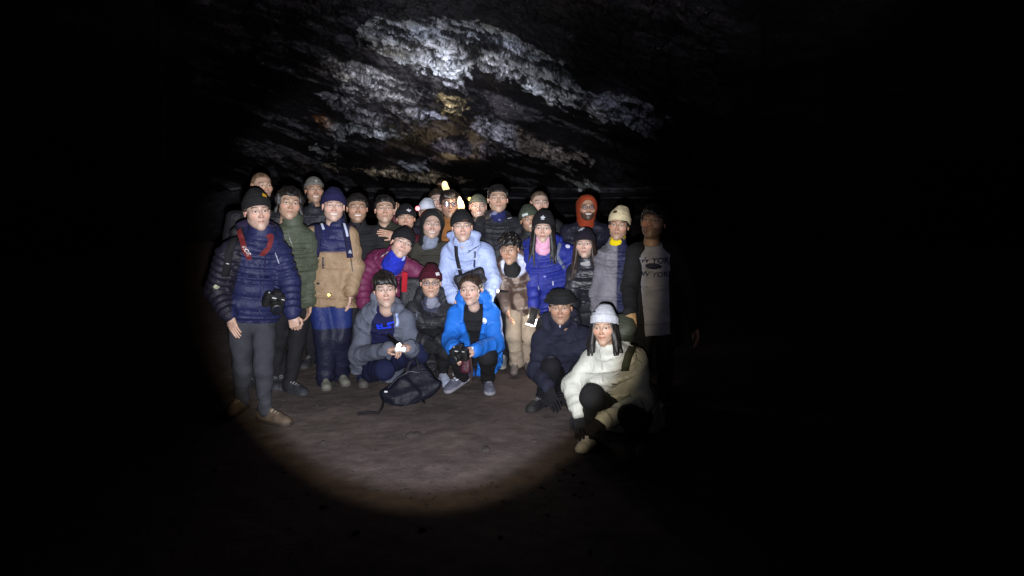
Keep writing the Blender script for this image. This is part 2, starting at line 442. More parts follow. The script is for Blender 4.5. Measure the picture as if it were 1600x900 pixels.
inside = np.clip(-psd/8+0.2, 0, 1); inside = inside*inside*(3-2*inside)
# secondary ledges running obliquely like the main ones
led = fbm2(uu/150, ob/16, 5, 171, .6); led2 = fbm2(uu/60, ob/9, 3, 181)
ta = .015+inside*(.55+.35*led2)+np.clip(led-.12, 0, 1)*.9*(1-inside)+np.clip(led2-.25, 0, 1)*.35
ta = np.maximum(ta, .01).reshape(nu, nv)
for _ in range(14): ta[1:-1] = (ta[:-2]+2*ta[1:-1]+ta[2:])/4
Yb = np.empty((nu, nv)); el_base = (zk0-CAM_H)/yk; Yb = np.interp(-EL.ravel(), -el_base, yk).reshape(nu, nv)
Yo = np.empty((nu, nv)); Yo[:, 0] = Yb[:, 0]
for q in range(1, nv):
    de = EL[:, q]-EL[:, q-1]; Yp = Yo[:, q-1]
    t_ = np.maximum(ta[:, q], .30*np.clip((Yp-Yb[:, q]-.6)/1.2, 0, 1)); t_ = t_*np.clip(1+(Yp-Yb[:, q]+.5)*.9, .12, 1)
    Yo[:, q] = Yp-Yp*de/(EL[:, q]+t_+.02)
for _ in range(70): Yo[1:-1] = (Yo[:-2]+2*Yo[1:-1]+Yo[2:])/4
edge_w = np.clip(np.minimum(np.minimum(UU-us[0], us[-1]-UU)/110, np.minimum((VV-vs[0])/60, (vs[-1]-VV)/16)), 0, 1)
Yf = Yb*(1-edge_w)+Yo*edge_w
P0 = np.stack([(XK*Yf).ravel(), Yf.ravel(), (CAM_H+EL*Yf).ravel()], 1)
side = np.maximum(0, np.abs(P0[:, 0]-.1)-2.6)*(1-edge_w.ravel()); P0[:, 2] -= 0.10*side**1.75
S_ = np.stack([P0[:, 0]*.62, P0[:, 1]*.55, (P0[:, 2]+.36*P0[:, 0])*1.55], 1); ew = edge_w.ravel()
big = fbm3(S_, 1.6, 4, 200); lump = fbm3(S_, 9.0, 4, 210, .55); crumb = fbm3(S_, 26.0, 3, 220, .6); crk = fbm3(S_+.12*big[:, None], 5.0, 4, 230, .55, True)
flake = fbm2(uu/46+.5*big, ob/8.0+.9*big, 5, 265, .66); flr = 1-2*np.abs(flake); fl2 = fbm2(uu/62+9, ob/12+.6*big, 5, 267, .62)
grit = fbm2(uu/6.5, ob/4.2, 4, 269, .7)
wu = uu+7*fbm2(uu/16, ob/9, 3, 281); wo = ob+5*fbm2(uu/16+5, ob/9, 3, 283)
c1, r1_ = worley(wu/48, wo/17, 3); c2, r2_ = worley(wu/25, wo/8.0, 5); c3, r3_ = worley(wu/11, wo/4.8, 7)       # beds, blocks and chips
jt = np.maximum(np.clip(1-c1/.10, 0, 1), np.maximum(np.clip(1-c2/.12, 0, 1)*(r1_ > -.35), .6*np.clip(1-c3/.14, 0, 1)*(r2_ > .1)))
disp = (.05*big+.016*lump+(.008+.008*inside)*crumb+(.018+.024*inside)*np.clip(flake, -.6, .6)*1.4+(.006+.010*inside)*grit+(.010+.026*inside)*r1_+(.008+.015*inside)*r2_+.008*r3_-(.015+.03*inside)*jt-inside*.09*np.clip(-.16-fl2, 0, .3)*3)*ew
V = P0+disp[:, None]*np.array([0, -.80, -.60])
tint = np.clip(0.5+1.2*fbm3(S_, 1.9, 3, 240), 0, 1)[:, None]
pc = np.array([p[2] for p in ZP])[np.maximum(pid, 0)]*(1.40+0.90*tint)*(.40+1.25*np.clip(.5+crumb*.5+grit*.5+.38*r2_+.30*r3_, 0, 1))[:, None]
och = np.clip(fbm3(S_, 2.6, 4, 250)*2.4-0.5, 0, 1)[:, None]*0.5
pc = pc*(1-och)+np.array([0.36, 0.29, 0.18])*och
rust = ((pid == 4)*np.clip((528-uu)/25, 0, 1))[:, None]; pc = pc*(1-rust)+np.array([0.34, 0.15, 0.06])*rust
rst2 = ((pid == 5)*np.clip((uu-800)/20, 0, .7))[:, None]; pc = pc*(1-rst2)+np.array([0.36, 0.27, 0.18])*rst2
dark = np.array([0.0095, 0.008, 0.010])*(0.5+1.4*tint)  # black basalt between slabs; shade of the recesses is partly in this colour
rimy = ((pid == 0)*np.clip((psd+26)/16, 0, 1)*np.clip((130-vv)/40, 0, 1)*.55)[:, None]; pc = pc*(1-rimy)+np.array([.36, .33, .24])*rimy  # yellowish upper rim: crust tone plus the beam's warm edge, put into colour
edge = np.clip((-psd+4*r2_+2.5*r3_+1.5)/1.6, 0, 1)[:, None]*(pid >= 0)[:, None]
obl = fbm2(uu/80+.25*big, ob/13+.5*big, 5, 191, .6, True); cf = np.clip(np.maximum(np.maximum((crk-0.62)*5, (obl-.50)*6), np.maximum((-.15-fl2)*22, jt*1.3)), 0, 0.96)[:, None]; V = V+(inside*ew*np.clip(obl-.40, 0, .4)*.22)[:, None]*np.array([0, .62, .78])
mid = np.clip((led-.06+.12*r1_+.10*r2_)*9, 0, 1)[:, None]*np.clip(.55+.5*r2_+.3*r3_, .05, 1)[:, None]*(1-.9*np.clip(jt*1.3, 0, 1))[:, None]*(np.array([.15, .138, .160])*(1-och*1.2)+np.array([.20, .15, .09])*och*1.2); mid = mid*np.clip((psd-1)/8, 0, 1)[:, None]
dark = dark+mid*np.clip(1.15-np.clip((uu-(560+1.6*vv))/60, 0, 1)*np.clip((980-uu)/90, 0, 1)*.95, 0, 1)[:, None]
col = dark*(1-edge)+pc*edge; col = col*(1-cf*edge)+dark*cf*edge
plain = np.clip((uu-920)/60, 0, 1)[:, None]+np.clip((30-vv)/40, 0, 1)[:, None]      # bare rock right and above; at left its shade is put into the colour
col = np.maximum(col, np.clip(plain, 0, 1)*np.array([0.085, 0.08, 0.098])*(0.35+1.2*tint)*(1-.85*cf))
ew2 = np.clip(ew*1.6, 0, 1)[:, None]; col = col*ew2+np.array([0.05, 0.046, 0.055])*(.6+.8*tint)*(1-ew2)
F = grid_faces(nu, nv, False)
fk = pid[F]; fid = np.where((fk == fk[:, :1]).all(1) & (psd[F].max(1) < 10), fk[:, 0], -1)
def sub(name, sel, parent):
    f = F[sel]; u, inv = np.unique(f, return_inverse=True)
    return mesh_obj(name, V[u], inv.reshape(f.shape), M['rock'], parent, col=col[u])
gx = axis(-9, -3.5, 3.5, 9, 0.08, 0.14); gy = axis(-7, 2.5, 14, 20, 0.1, 0.2)
X, Y = np.meshgrid(gx, gy, indexing='ij'); x = X.ravel(); y = Y.ravel(); zb = ceil_base(x, y)
z = zb+.02+.10*fbm2(x*.9, y*.9, 5, 261); Uo = pix(np.stack([x, np.maximum(y, 1.0), zb], 1))
inn = (y > 2.6) & (Uo[:, 0] > us[0]+40) & (Uo[:, 0] < us[-1]-40) & (Uo[:, 1] > vs[0]+25) & (Uo[:, 1] < vs[-1]-6)
z = np.where((y > 2.6) & (Uo[:, 0] > us[0]-30) & (Uo[:, 0] < us[-1]+30) & (Uo[:, 1] < vs[-1]+10) & (Uo[:, 1] > vs[0]-20), zb+.03, z)
Fo = grid_faces(len(gx), len(gy), True); Fo = Fo[~inn[Fo].all(1)]
co = np.array([0.055, 0.05, 0.06])*(.6+.8*np.clip(.5+fbm2(x*1.5, y*1.5, 4, 271), 0, 1))[:, None]
ceiling = mesh_obj('cave_ceiling', np.stack([x, y, z], 1), Fo, M['rock'], col=co); tag(ceiling, kind='structure')
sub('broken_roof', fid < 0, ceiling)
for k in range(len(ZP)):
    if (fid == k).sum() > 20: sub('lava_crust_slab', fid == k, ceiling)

# side walls closing the tube
def wall(name, sgn):
    ys = np.arange(-7, 20.2, 0.18); ts = np.linspace(0, 1, 34)
    YY, TT = np.meshgrid(ys, ts, indexing='ij'); yy = YY.ravel(); tt = TT.ravel()
    xx = sgn*(8.4-4.4*np.sin(tt*math.pi)**0.7*0+0.0)-sgn*2.6*(1-np.cos((tt-0.2)*2.2))*0.35
    xx = xx-sgn*np.clip(yy-9, 0, 12)*0.22
    n = fbm2(yy*0.7+sgn*50, tt*4, 5, 121)
    xx = xx+sgn*0.5*n; zz = -0.3+tt*3.4+0.1*fbm2(yy*2, tt*6, 3, 131)
    c = np.array([0.03, 0.027, 0.03])*(1+0.6*n[:, None])
    o = mesh_obj(name, np.stack([xx, yy, zz], 1), grid_faces(len(ys), len(ts), sgn > 0), M['rock'], col=c); tag(o, kind='structure')
wall('cave_wall_left', -1); wall('cave_wall_right', 1)
def endwall(name, yv, flip):
    xs = np.arange(-9, 9.1, 0.2); zs = np.linspace(-0.4, 3.8, 24)
    XX, ZZ = np.meshgrid(xs, zs, indexing='ij'); xx = XX.ravel(); zz = ZZ.ravel()
    n = fbm2(xx*0.8, zz*0.8+yv, 5, 141)
    o = mesh_obj(name, np.stack([xx, yv+0.6*n, zz], 1), grid_faces(len(xs), len(zs), flip), M['rock'], col=np.tile((0.03, 0.028, 0.03), (len(xx), 1)))
    tag(o, kind='structure')
endwall('cave_wall_back', 19.0, False); endwall('cave_wall_behind_photographer', -6.5, True)

# ------------------------------------------------------------------ head, hair, hat, hand and shoe shapes (own frame: facing -Y, up Z)
EY = 0.004; EX = 0.0315
def head_sdf(P, fem=0.0, smile=0.0, jaw=0.0, nose=0.0):
    Q = P.copy(); Q[:, 0] = np.abs(Q[:, 0])
    d = ell(P, (0, .014, .030), (.076, .094, .086))
    d = smin(d, ell(P, (0, -.026, -.030), (.063-.003*fem, .062, .086)), .03)
    d = smin(d, cone(Q, (.045-.008*fem+.004*jaw, -.010, -.058), (.010, -.072, -.096), .018-.002*fem, .017-.004*fem), .035)
    d = smin(d, sph(P, (0, -.076, -.098-.004*jaw), .0165+.002*jaw), .022)
    d = smin(d, sph(Q, (.043, -.056, -.022), .026), .025)                       # cheekbone
    d = smin(d, cone(Q, (0, -.083, .027), (.036, -.073, .024), .0135-.0055*fem, .012-.004*fem), .014)   # brow
    d = smin(d, sph(P, (0, -.066, -.056), .032), .02)                           # muzzle
    d = smax(d, -ell(Q, (EX, -.105, EY-.001), (.0185, .021, .0125)), .012)         # eye socket
    d = smin(d, ell(Q, (EX, -.0735, EY), (.0165, .0130, .0130)), .004)             # lids over the eyeball
    d = smin(d, cone(P, (0, -.088, .016), (0, -.110-.004*nose+.003*fem, -.026+.002*fem), .0065-.001*fem, .0105+.001*nose-.002*fem), .009)
    d = smin(d, sph(Q, (.0115-.002*fem, -.098, -.031), .0075-.001*fem), .007)                     # nostril wing
    mw = .0215+.009*smile; mz = .0045*smile
    d = smin(d, cone(Q, (0, -.0965, -.0555), (mw, -.083+.004*smile, -.059+mz*1.6), .0050+.0012*fem, .0030), .005)
    d = smin(d, cone(Q, (0, -.0955, -.0675-.002*smile), (mw, -.082+.004*smile, -.0605+mz*1.6), .0062+.0016*fem, .0028), .005)
    d = smax(d, -cone(Q, (0, -.103, -.0612), (mw, -.089, -.060+mz*1.6), .0022+.0030*smile, .0018), .003)
    e = ell(Q, (.081, .016, -.004), (.010, .021, .033)); e = smax(e, -ell(Q, (.090, .012, -.002), (.007, .012, .020)), .006)
    d = smin(d, e, .006)                                                        # ear
    d = smin(d, cone(P, (0, .022, -.06), (0, .036, -.150), .050-.009*fem, .055-.010*fem), .03)
    return d
_heads = {}
def head_tpl(fem, smile, jaw, nose, h):
    k = (fem, smile, jaw, nose, h)
    if k not in _heads:
        _heads[k] = surfnet(lambda P: head_sdf(P, fem, smile, jaw, nose), (-.105, -.135, -.215), (.105, .125, .13), h, 2)
    return _heads[k]
def band(x, c, w, s): return np.clip((w-np.abs(x-c))/s+0.5, 0, 1)
def head_color(V, skin, brow, smile, fem, beard=None, glowy=0.0):
    x, y, z = V.T; ax = np.abs(x); c = np.tile(np.asarray(skin, float), (len(V), 1)); front = y < -.045
    red = np.array([1.10, 0.86, 0.82])
    m = (np.exp(-((ax-.042)**2/.0005+(z+.025)**2/.0006))*front*.9)[:, None]; c = c*(1-m)+c*red*m
    m = (np.exp(-(ax**2/.0003+(z+.025)**2/.0005))*(y < -.09)*.8)[:, None]; c = c*(1-m)+c*red*m
    m = ((ax > .072)*(z < .04)*.7)[:, None]; c = c*(1-m)+c*red*m
    # eyebrows
    bz = .0265+.0030*np.sin((ax-.010)/.042*2.6); m = band(z, bz, .0034-.0012*fem, .003)*band(ax, .0335, .0195, .006)*front
    m = (m*(.9 if brow is not None else 0))[:, None]; c = c*(1-m)+np.asarray(brow)*m
    # lids and lashes: dark line round the eye
    r = np.sqrt(((ax-EX)/.0165)**2+((z-EY)/.0085)**2); m = np.clip(1-np.abs(r-1.0)/.33, 0, 1)*front*(z > EY-.004)*.75
    m = m[:, None]; c = c*(1-m)+np.asarray(skin)*np.array([.22, .17, .16])*m
    # lips
    mw = .0215+.009*smile; zz = -.0612+.0070*smile*np.clip(ax/mw, 0, 1)**2
    m = band(z, zz, .0095, .004)*band(ax, 0, mw, .005)*(y < -.075)*(.75 if fem else .5); m = m[:, None]
    c = c*(1-m)+np.asarray(skin)*np.array([.88, .52, .52])*m
    m = band(z, zz, .0016, .0022)*band(ax, 0, mw, .003)*(y < -.07)*.9; m = m[:, None]
    c = c*(1-m)+np.array([.05, .02, .02])*m
    if smile > .6:
        m = band(z, zz-.0003, .0046, .0024)*band(ax, 0, mw*.86, .004)*(y < -.07)*.95; m = m[:, None]
        c = c*(1-m)+np.array([.72, .68, .62])*m
    # nostrils
    m = np.exp(-((ax-.009)**2/.00001+(z+.036)**2/.00001))*(y < -.085); m = m[:, None]*.8; c = c*(1-m)+c*.2*m
    if beard is not None:
        m = (np.clip((-.035-z-.25*np.maximum(0, ax-.02)+.9*np.maximum(0, ax-.048))/.012, 0, 1)*(z > -.125)*(y < .02))[:, None]*beard
        m = m*(1-band(z, zz, .006, .004)*band(ax, 0, mw, .005))[:, None]
        c = c*(1-m)+np.array([.02, .014, .011])*m
    return c
SK = lambda P, g: ell(P, (0, .014, .030), (.076+g, .094+g, .086+g))
def hairline(P, fr=.066, side=.0, back=-.075):
    return np.interp(P[:, 1], [-.12, -.075, -.045, -.02, .02, .06, .12], [fr, fr, fr*.8+side*.2, side+.012, side-.015, back+.03, back])
def hair_sdf(P, kind, seed):
    r = .5*waves(P*np.array([1, .8, .45]), 260, seed, 8)
    lump = waves(P, 75, seed+1, 8)
    if kind == 'short':
        d = SK(P, .011+.004)+.0032*r+.0035*lump; d = smax(d, -(P[:, 2]-hairline(P, .062))+.004*r, .008)
    elif kind == 'fringe':      # swept fringe over the forehead
        d = SK(P, .017)+.0035*r+.005*lump
        d = smin(d, cone(P, (-.045, -.075, .072), (.062, -.070, .040), .020, .014)+.003*r, .018)
        d = smax(d, -(P[:, 2]-hairline(P, .046, -.008)-.25*np.minimum(0, -P[:, 0])*(P[:, 1] < -.03)*.6)+.004*r, .008)
    elif kind == 'curly':
        d = SK(P, .026)+.009*waves(P, 150, seed, 10)+.006*lump
        d = smin(d, cone(P, (-.04, -.085, .070), (.04, -.085, .070), .022, .022)+.009*waves(P, 170, seed+4, 8), .02)
        d = smax(d, -(P[:, 2]-hairline(P, .048, .006))+.007*waves(P, 190, seed+2, 8), .008)
    elif kind == 'buzz':
        d = SK(P, .0045)+.0008*r; d = smax(d, -(P[:, 2]-hairline(P, .078, .01, -.05)), .006)
    elif kind == 'tied':        # drawn back with a parting, bun behind
        d = SK(P, .013)+.0028*r; d = smin(d, sph(P, (.0, .105, .055), .040)+.004*r, .025)
        ax_ = np.abs(P[:, 0]+.012); hl = np.interp(P[:, 1], [-.12, -.07, -.035, 0, .05, .12], [.078, .074, .050, .0, -.05, -.085])-.55*np.maximum(0, ax_-.022)*(P[:, 1] < -.02)
        d = smax(d, -(P[:, 2]-hl)+.002*r, .008)+.006*np.exp(-(ax_/.004)**2)*(P[:, 1] < .03)
    elif kind in ('long', 'chin', 'under'):
        Q = P.copy(); Q[:, 0] = np.abs(Q[:, 0])
        if kind == 'chin':
            d = SK(P, .021)+.004*r+.005*lump; d = smax(d, -(P[:, 2]-hairline(P, .056, -.035, -.10)-.3*np.abs(P[:, 0]*(P[:, 1] < -.03)))+.003*r, .008)
            d = smin(d, cone(Q, (.078, -.025, .05), (.092, -.02, -.075), .023, .013)+.004*r+.005*lump, .025)
            d = smin(d, cone(P, (0, .08, .0), (0, .075, -.12), .06, .05)+.004*r, .03)
        else:
            d = SK(P, .010)+.003*r; d = smax(d, -(P[:, 2]-hairline(P, .062, .0, -.10))+.003*r, .008)
            L = -.30 if kind == 'long' else -.20
            d = smin(d, cone(P, (0, .07, .02), (0, .105, L), .072, .05)+.004*r, .03)
            d = smin(d, cone(Q, (.070, .0, .01), (.100, .01, L), .022, .022)+.004*r, .03)
            st = .0012*waves(P*np.array([1, 1, .07]), 230, seed+9, 8)+.0028*waves(P*np.array([1, 1, .12]), 70, seed+3, 6)
            rr = np.random.RandomState(seed); L2 = -.215 if kind == 'under' else -.31; n_ = 5
            for sx in (-1, 1):           # locks laid over the shoulders, each with its own length and sweep
                for i_ in range(n_):
                    f_ = i_/(n_-1); x0 = sx*(.056+.022*f_); y0 = -.052+.030*f_; x1 = sx*(.074+.026*f_+rr.uniform(-.006, .006)); le = L2*rr.uniform(.78, 1.05)
                    x2 = x1+sx*rr.uniform(-.012, .030); y1 = -.074+.022*f_+rr.uniform(-.006, .006); y2 = y1-.022+rr.uniform(-.008, .01)
                    d = smin(d, cone(P, (x0, y0, .03), (x1, y1, le*.55), .010, .0135)+st, .010); d = smin(d, cone(P, (x1, y1, le*.55), (x2, y2, le), .0130, .003)+st, .008)
    elif kind == 'none':
        d = np.ones(len(P))
    return d
_hairs = {}
def hair_tpl(kind, seed, h, under=False):
    k = (kind, seed, h, under)
    if k not in _hairs:
        lo = (-.14, -.14, -.36 if kind == 'long' else -.19); hi = (.14, .18, .16)
        fn = lambda P: hair_sdf(P, kind, seed)
        if under: fn = lambda P: smax(hair_sdf(P, kind, seed), P[:, 2]-(.050-.36*(P[:, 1]+.09)), .006)
        _hairs[k] = surfnet(fn, lo, hi, h, 1)
    return _hairs[k]
def locks(paths, seed, r0=.007):
    """loose strands: tapered tubes through the given canonical paths"""
    rr = np.random.RandomState(seed); out = []
    for p in paths:
        p = np.asarray(p, float); n = 9; t = np.linspace(0, 1, n); k = len(p)
        q = np.stack([np.interp(t, np.linspace(0, 1, k), p[:, i]) for i in range(3)], 1)
        q[1:-1] = (q[:-2]+2*q[1:-1]+q[2:])/4
        w = rr.uniform(-1, 1, 3)*.006; q = q+np.sin(t*rr.uniform(3, 7)+rr.uniform(0, 6))[:, None]*w*t[:, None]
        out.append(tube(q, r0*rr.uniform(.6, 1.2)*np.clip(1.15-t**2.2, .12, 1), 5))
    return out
def fall(n, seed, x0, x1, ytop, ztop, zend, spread=.03, fwd=-.02):
    rr = np.random.RandomState(seed); P = []
    for _ in range(n):
        x = rr.uniform(x0, x1); e = zend+rr.uniform(-.03, .05); y = ytop+rr.uniform(-.02, .03)
        P.append([(x*.75, y+.01, ztop), (x, y, ztop*.3+zend*.12), (x*1.08+rr.uniform(-spread, spread)*.4, y+fwd*.4, zend*.55), (x*1.0+rr.uniform(-spread, spread), y+fwd+rr.uniform(-.02, .02), e)])
    return P
def ringang(P): return np.arctan2(P[:, 0], -(P[:, 1]-.014))
def hat_sdf(P, kind):
    x, y, z = P.T; ang = ringang(P)
    rib = .0012*np.cos(ang*46)
    if kind in ('beanie', 'beanie_low', 'cuff', 'slouch'):
        g = .012; top = {'beanie': .020, 'beanie_low': .016, 'cuff': .026, 'slouch': .036}[kind]
        b0 = {'beanie': .052, 'beanie_low': .048, 'cuff': .052, 'slouch': .056}[kind]
        pl = z-(b0-.008-.36*(y+.09)*1.0)
        oz = np.where(z > .03, 1, 0)
        d = ell(P, (0, .016, .030), (.076+g, .094+g, .086+g+top))+rib
        if kind == 'slouch': d = smin(d, ell(P, (0, .045, .085), (.072, .072, .06)), .03)
        cf = smax(d-.0075, pl-.062, .006)
        d = smin(d+.003*waves(P, 60, 3, 8), cf, .004) if kind != 'slouch' else smin(d+.004*waves(P, 55, 3, 8), cf+.001, .004)
        return smax(d, -pl, .006)
    if kind == 'cap':      # close knitted cap with a turned edge
        pl = z-(.052-.25*(y+.09)); d = ell(P, (0, .014, .030), (.087, .105, .100))+.001*np.cos(ang*40)
        d = smin(d, smax(d-.006, pl-.03, .004), .004); return smax(d, -pl, .005)
    if kind == 'bucket':
        R = np.sqrt((x/.95)**2+(y-.012)**2)
        crown = smax(ell(P, (0, .014, .050), (.097, .114, .108)), -(z-.060), .008)
        crown = smax(crown, z-.140, .03)+.003*waves(P, 40, 4, 6)
        k = np.clip((.088-z)/.05, 0, 1); rr = .098+.030*k**1.2
        cz = .064+.008*np.cos(ang)-.006*np.cos(2*ang)
        brim = smax(np.abs(R-rr-.004*np.sin(ang*3+1))-.0085, np.abs(z-cz)-.030, .006)
        return smin(crown, brim, .008)
    if kind == 'hood':     # hood worn up
        d = ell(P, (0, .020, .022), (.104, .120, .122))+.004*waves(P, 45, 5, 8)
        d = smin(d, cone(P, (0, .05, -.08), (0, .06, -.17), .085, .10), .05)
        op = ell(P, (0, -.125, -.012), (.078, .140, .104)); d = smax(d, -op, .016)
        return smax(d, -(z+.20), .01)
_hats = {}
def hat_tpl(kind, h):
    if (kind, h) not in _hats:
        _hats[(kind, h)] = surfnet(lambda P: hat_sdf(P, kind), (-.17, -.17, -.22 if kind == 'hood' else -.10), (.17, .21, .17), h, 1)
    return _hats[(kind, h)]

def hand_sdf(P, curl, thumb, spread=0.0):
    d = rbox(P, (0, .0, -.048), (.039, .0125, .046), .012)
    d = smin(d, cone(P, (0, 0, .03), (0, 0, -.03), .026, .026), .02)
    d = smin(d, ell(P, (.024, .006, -.035), (.018, .015, .03)), .012)
    ln = [.060, .075, .081, .072]; xs = [-.0305, -.0105, .0100, .0300]
    for i in range(4):
        p = np.array([xs[i], 0, -.088+.004*abs(i-1.6)]); a = 0.0; R = .0088 if i else .0076
        for j, fr in enumerate((.45, .31, .24)):
            a += math.radians(curl*(1.0, 1.15, .8)[j]*(1+.06*(1-i)))
            sp = spread*(i-1.5)
            q = p+ln[i]*fr*1.06*np.array([math.sin(sp), math.sin(a), -math.cos(a)])
            d = smin(d, cone(P, p, q, R, R*.93), .0035); p = q; R *= .93
    t0 = np.array([.028, .004, -.018]); t1 = np.array([.050, .012+.010*thumb, -.046]); t2 = np.array([.058-.012*thumb, .018+.018*thumb, -.072]); t3 = np.array([.060-.030*thumb, .020+.020*thumb, -.095+.006*thumb])
    for a, b, r in ((t0, t1, .0125), (t1, t2, .0102), (t2, t3, .0088)): d = smin(d, cone(P, a, b, r, r*.9), .005)
    return d
_hands = {}
HP = {'relax': (16, .25, .02), 'hold': (48, 1.0, 0), 'fist': (62, 1.1, 0), 'flat': (5, -.3, .06), 'point': (9, .1, .0)}
def hand_tpl(pose, h=.0055):
    if pose not in _hands:
        c, t, s = HP[pose]
        _hands[pose] = surfnet(lambda P: hand_sdf(P, c, t, s), (-.065, -.04, -.20), (.085, .11, .06), h, 1)
    return _hands[pose]
def shoe_sdf(P, kind):
    x, y, z = P.T        # toe along -Y, ankle at y=0, sole at z=0
    wv = .043+.006*np.clip((-y-.06)/.08, -1, 1)
    Q = P.copy(); Q[:, 0] = x*(.046/wv)
    sole = smax(cone(Q*np.array([1, 1, 0.0001]), (0, .045, 0), (0, -.165, 0), .038, .043), np.abs(z-.014)-.015, .006)
    up = cone(Q, (0, .035, .045), (0, -.10, .038), .040, .036)
    up = smin(up, ell(Q, (0, -.145, .030), (.040, .058, .032)), .03)
    up = smin(up, cone(Q, (0, .015, .05), (0, .02, .12 if kind == 'boot' else .085), .042, .043), .03)
    up = smin(up, cone(Q, (0, -.03, .085), (0, -.10, .055), .020, .018), .02)
    up = smax(up, -(z-.006), .004)
    up = up+.0012*np.sin(y*260)*(np.abs(x) < .022)*(y > -.115)*(y < -.015)
    return smin(sole, up, .004)
_shoes = {}
def shoe_tpl(kind):
    if kind not in _shoes:
        V, F = surfnet(lambda P: shoe_sdf(P, kind), (-.075, -.24, -.01), (.075, .11, .18), .0085, 1); _shoes[kind] = (V, F)
    return _shoes[kind]
# eye: lens-shaped eyeball front with white, iris and pupil
def eye_tpl(open_):
    th = np.linspace(0, 2*math.pi, 15)[:-1]; V = [(0, -1, 0)]
    for r in (.28, .5, .62, .85, 1.0):
        for a in th: V.append((r*math.cos(a), -math.sqrt(max(0, 1-r*r)), r*math.sin(a)))
    F = [[0, 1+(k+1) % 14, 1+k] for k in range(14)]
    for i in range(4):
        for k in range(14): F.append([1+i*14+k, 1+i*14+(k+1) % 14, 1+(i+1)*14+(k+1) % 14, 1+(i+1)*14+k])
    return np.array(V, float), F
EYE = eye_tpl(1)
def eye_mesh(V0, R, c, s, op, iris):
    V = V0*np.array([.0138, .0062, .0062*op]); V[:, 1] += -.0842
    col = np.empty((len(V), 3)); rr = np.sqrt(V0[:, 0]**2*1.0+(V0[:, 2]*.42)**2)
    col[:] = (.55, .53, .50); k = np.sqrt((V0[:, 0]*.0138)**2+(V0[:, 2]*.0062*op)**2)
    col[k < .0073] = iris; col[k < .0040] = (.004, .004, .004)
    return V, col

# ------------------------------------------------------------------ people
CAMP = np.array([0, 0, CAM_H])
def rotz(a): c, s = math.cos(a), math.sin(a); return np.array([[c, -s, 0], [s, c, 0], [0, 0, 1]])
def rotx(a): c, s = math.cos(a), math.sin(a); return np.array([[1, 0, 0], [0, c, -s], [0, s, c]])
def roty(a): c, s = math.cos(a), math.sin(a); return np.array([[c, 0, s], [0, 1, 0], [-s, 0, c]])
def bvh_of(V, F): return BVHTree.FromPolygons([tuple(map(float, v)) for v in V], [tuple(map(int, f)) for f in F])
def cast(bvhs, px, py):
    d = Vector(W(px, py, 5.0)-CAMP).normalized(); best = None
    for b in bvhs:
        h = b.ray_cast(Vector(CAMP), d)
        if h[0] is not None and (best is None or h[3] < best[2]): best = (np.array(h[0]), np.array(h[1]), h[3])
    return best
def flat_shape(kind, w, h):
    if kind == 'disc':
        V = [(0, 0)]; F = []
        for r in (.5, 1.0):
            for k in range(16): V.append((w*r*math.cos(k*math.pi/8), h*r*math.sin(k*math.pi/8)))
        F = [[0, 1+k, 1+(k+1) % 16] for k in range(16)]+[[1+k, 17+k, 17+(k+1) % 16, 1+(k+1) % 16] for k in range(16)]
        return np.array(V), F
    if kind == 'diamond':
        return np.array([(-w, 0), (0, -h), (w, 0), (0, h), (0, 0)], float), [[0, 1, 4], [1, 2, 4], [2, 3, 4], [3, 0, 4]]
    if kind == 'trefoil':   # three leaves over a bar
        parts = []
        for a, l in ((90, 1.0), (145, .85), (35, .85)):
            a = math.radians(a); c = np.array([math.cos(a), math.sin(a)])*h*.5*l; e = np.array([-c[1], c[0]])/np.linalg.norm(c)
            V, F = flat_shape('disc', 1, 1); V = V[:, :1]*c*1.0+V[:, 1:]*e*w*.34+c; parts.append((V, F))
        V, F = flat_shape('rect', w*.8, h*.12); V[:, 1] -= h*.3; parts.append((V, F))
        Vo = np.concatenate([p[0] for p in parts]); Fo = []; o = 0
        for V, F in parts: Fo += [[i+o for i in f] for f in F]; o += len(V)
        return Vo, Fo
    nx, ny = 7, 6
    V = [(w*(2*i/(nx-1)-1), h*(2*j/(ny-1)-1)) for i in range(nx) for j in range(ny)]
    F = [[i*ny+j, (i+1)*ny+j, (i+1)*ny+j+1, i*ny+j+1] for i in range(nx-1) for j in range(ny-1)]
    return np.array(V), F
def text_shape(txt, size, bold=.012):
    cu = bpy.data.curves.new('t', 'FONT'); cu.body = txt; cu.size = 1.0; cu.offset = bold; cu.align_x = 'CENTER'; cu.align_y = 'CENTER'; cu.resolution_u = 3
    o = bpy.data.objects.new('t', cu); COL.objects.link(o); dg = bpy.context.evaluated_depsgraph_get(); dg.update()
    me = bpy.data.meshes.new_from_object(o.evaluated_get(dg))
    V = np.array([v.co[:2] for v in me.vertices])*size; F = [list(p.vertices) for p in me.polygons]
    bpy.data.objects.remove(o); bpy.data.meshes.remove(me); bpy.data.curves.remove(cu)
    return V, F
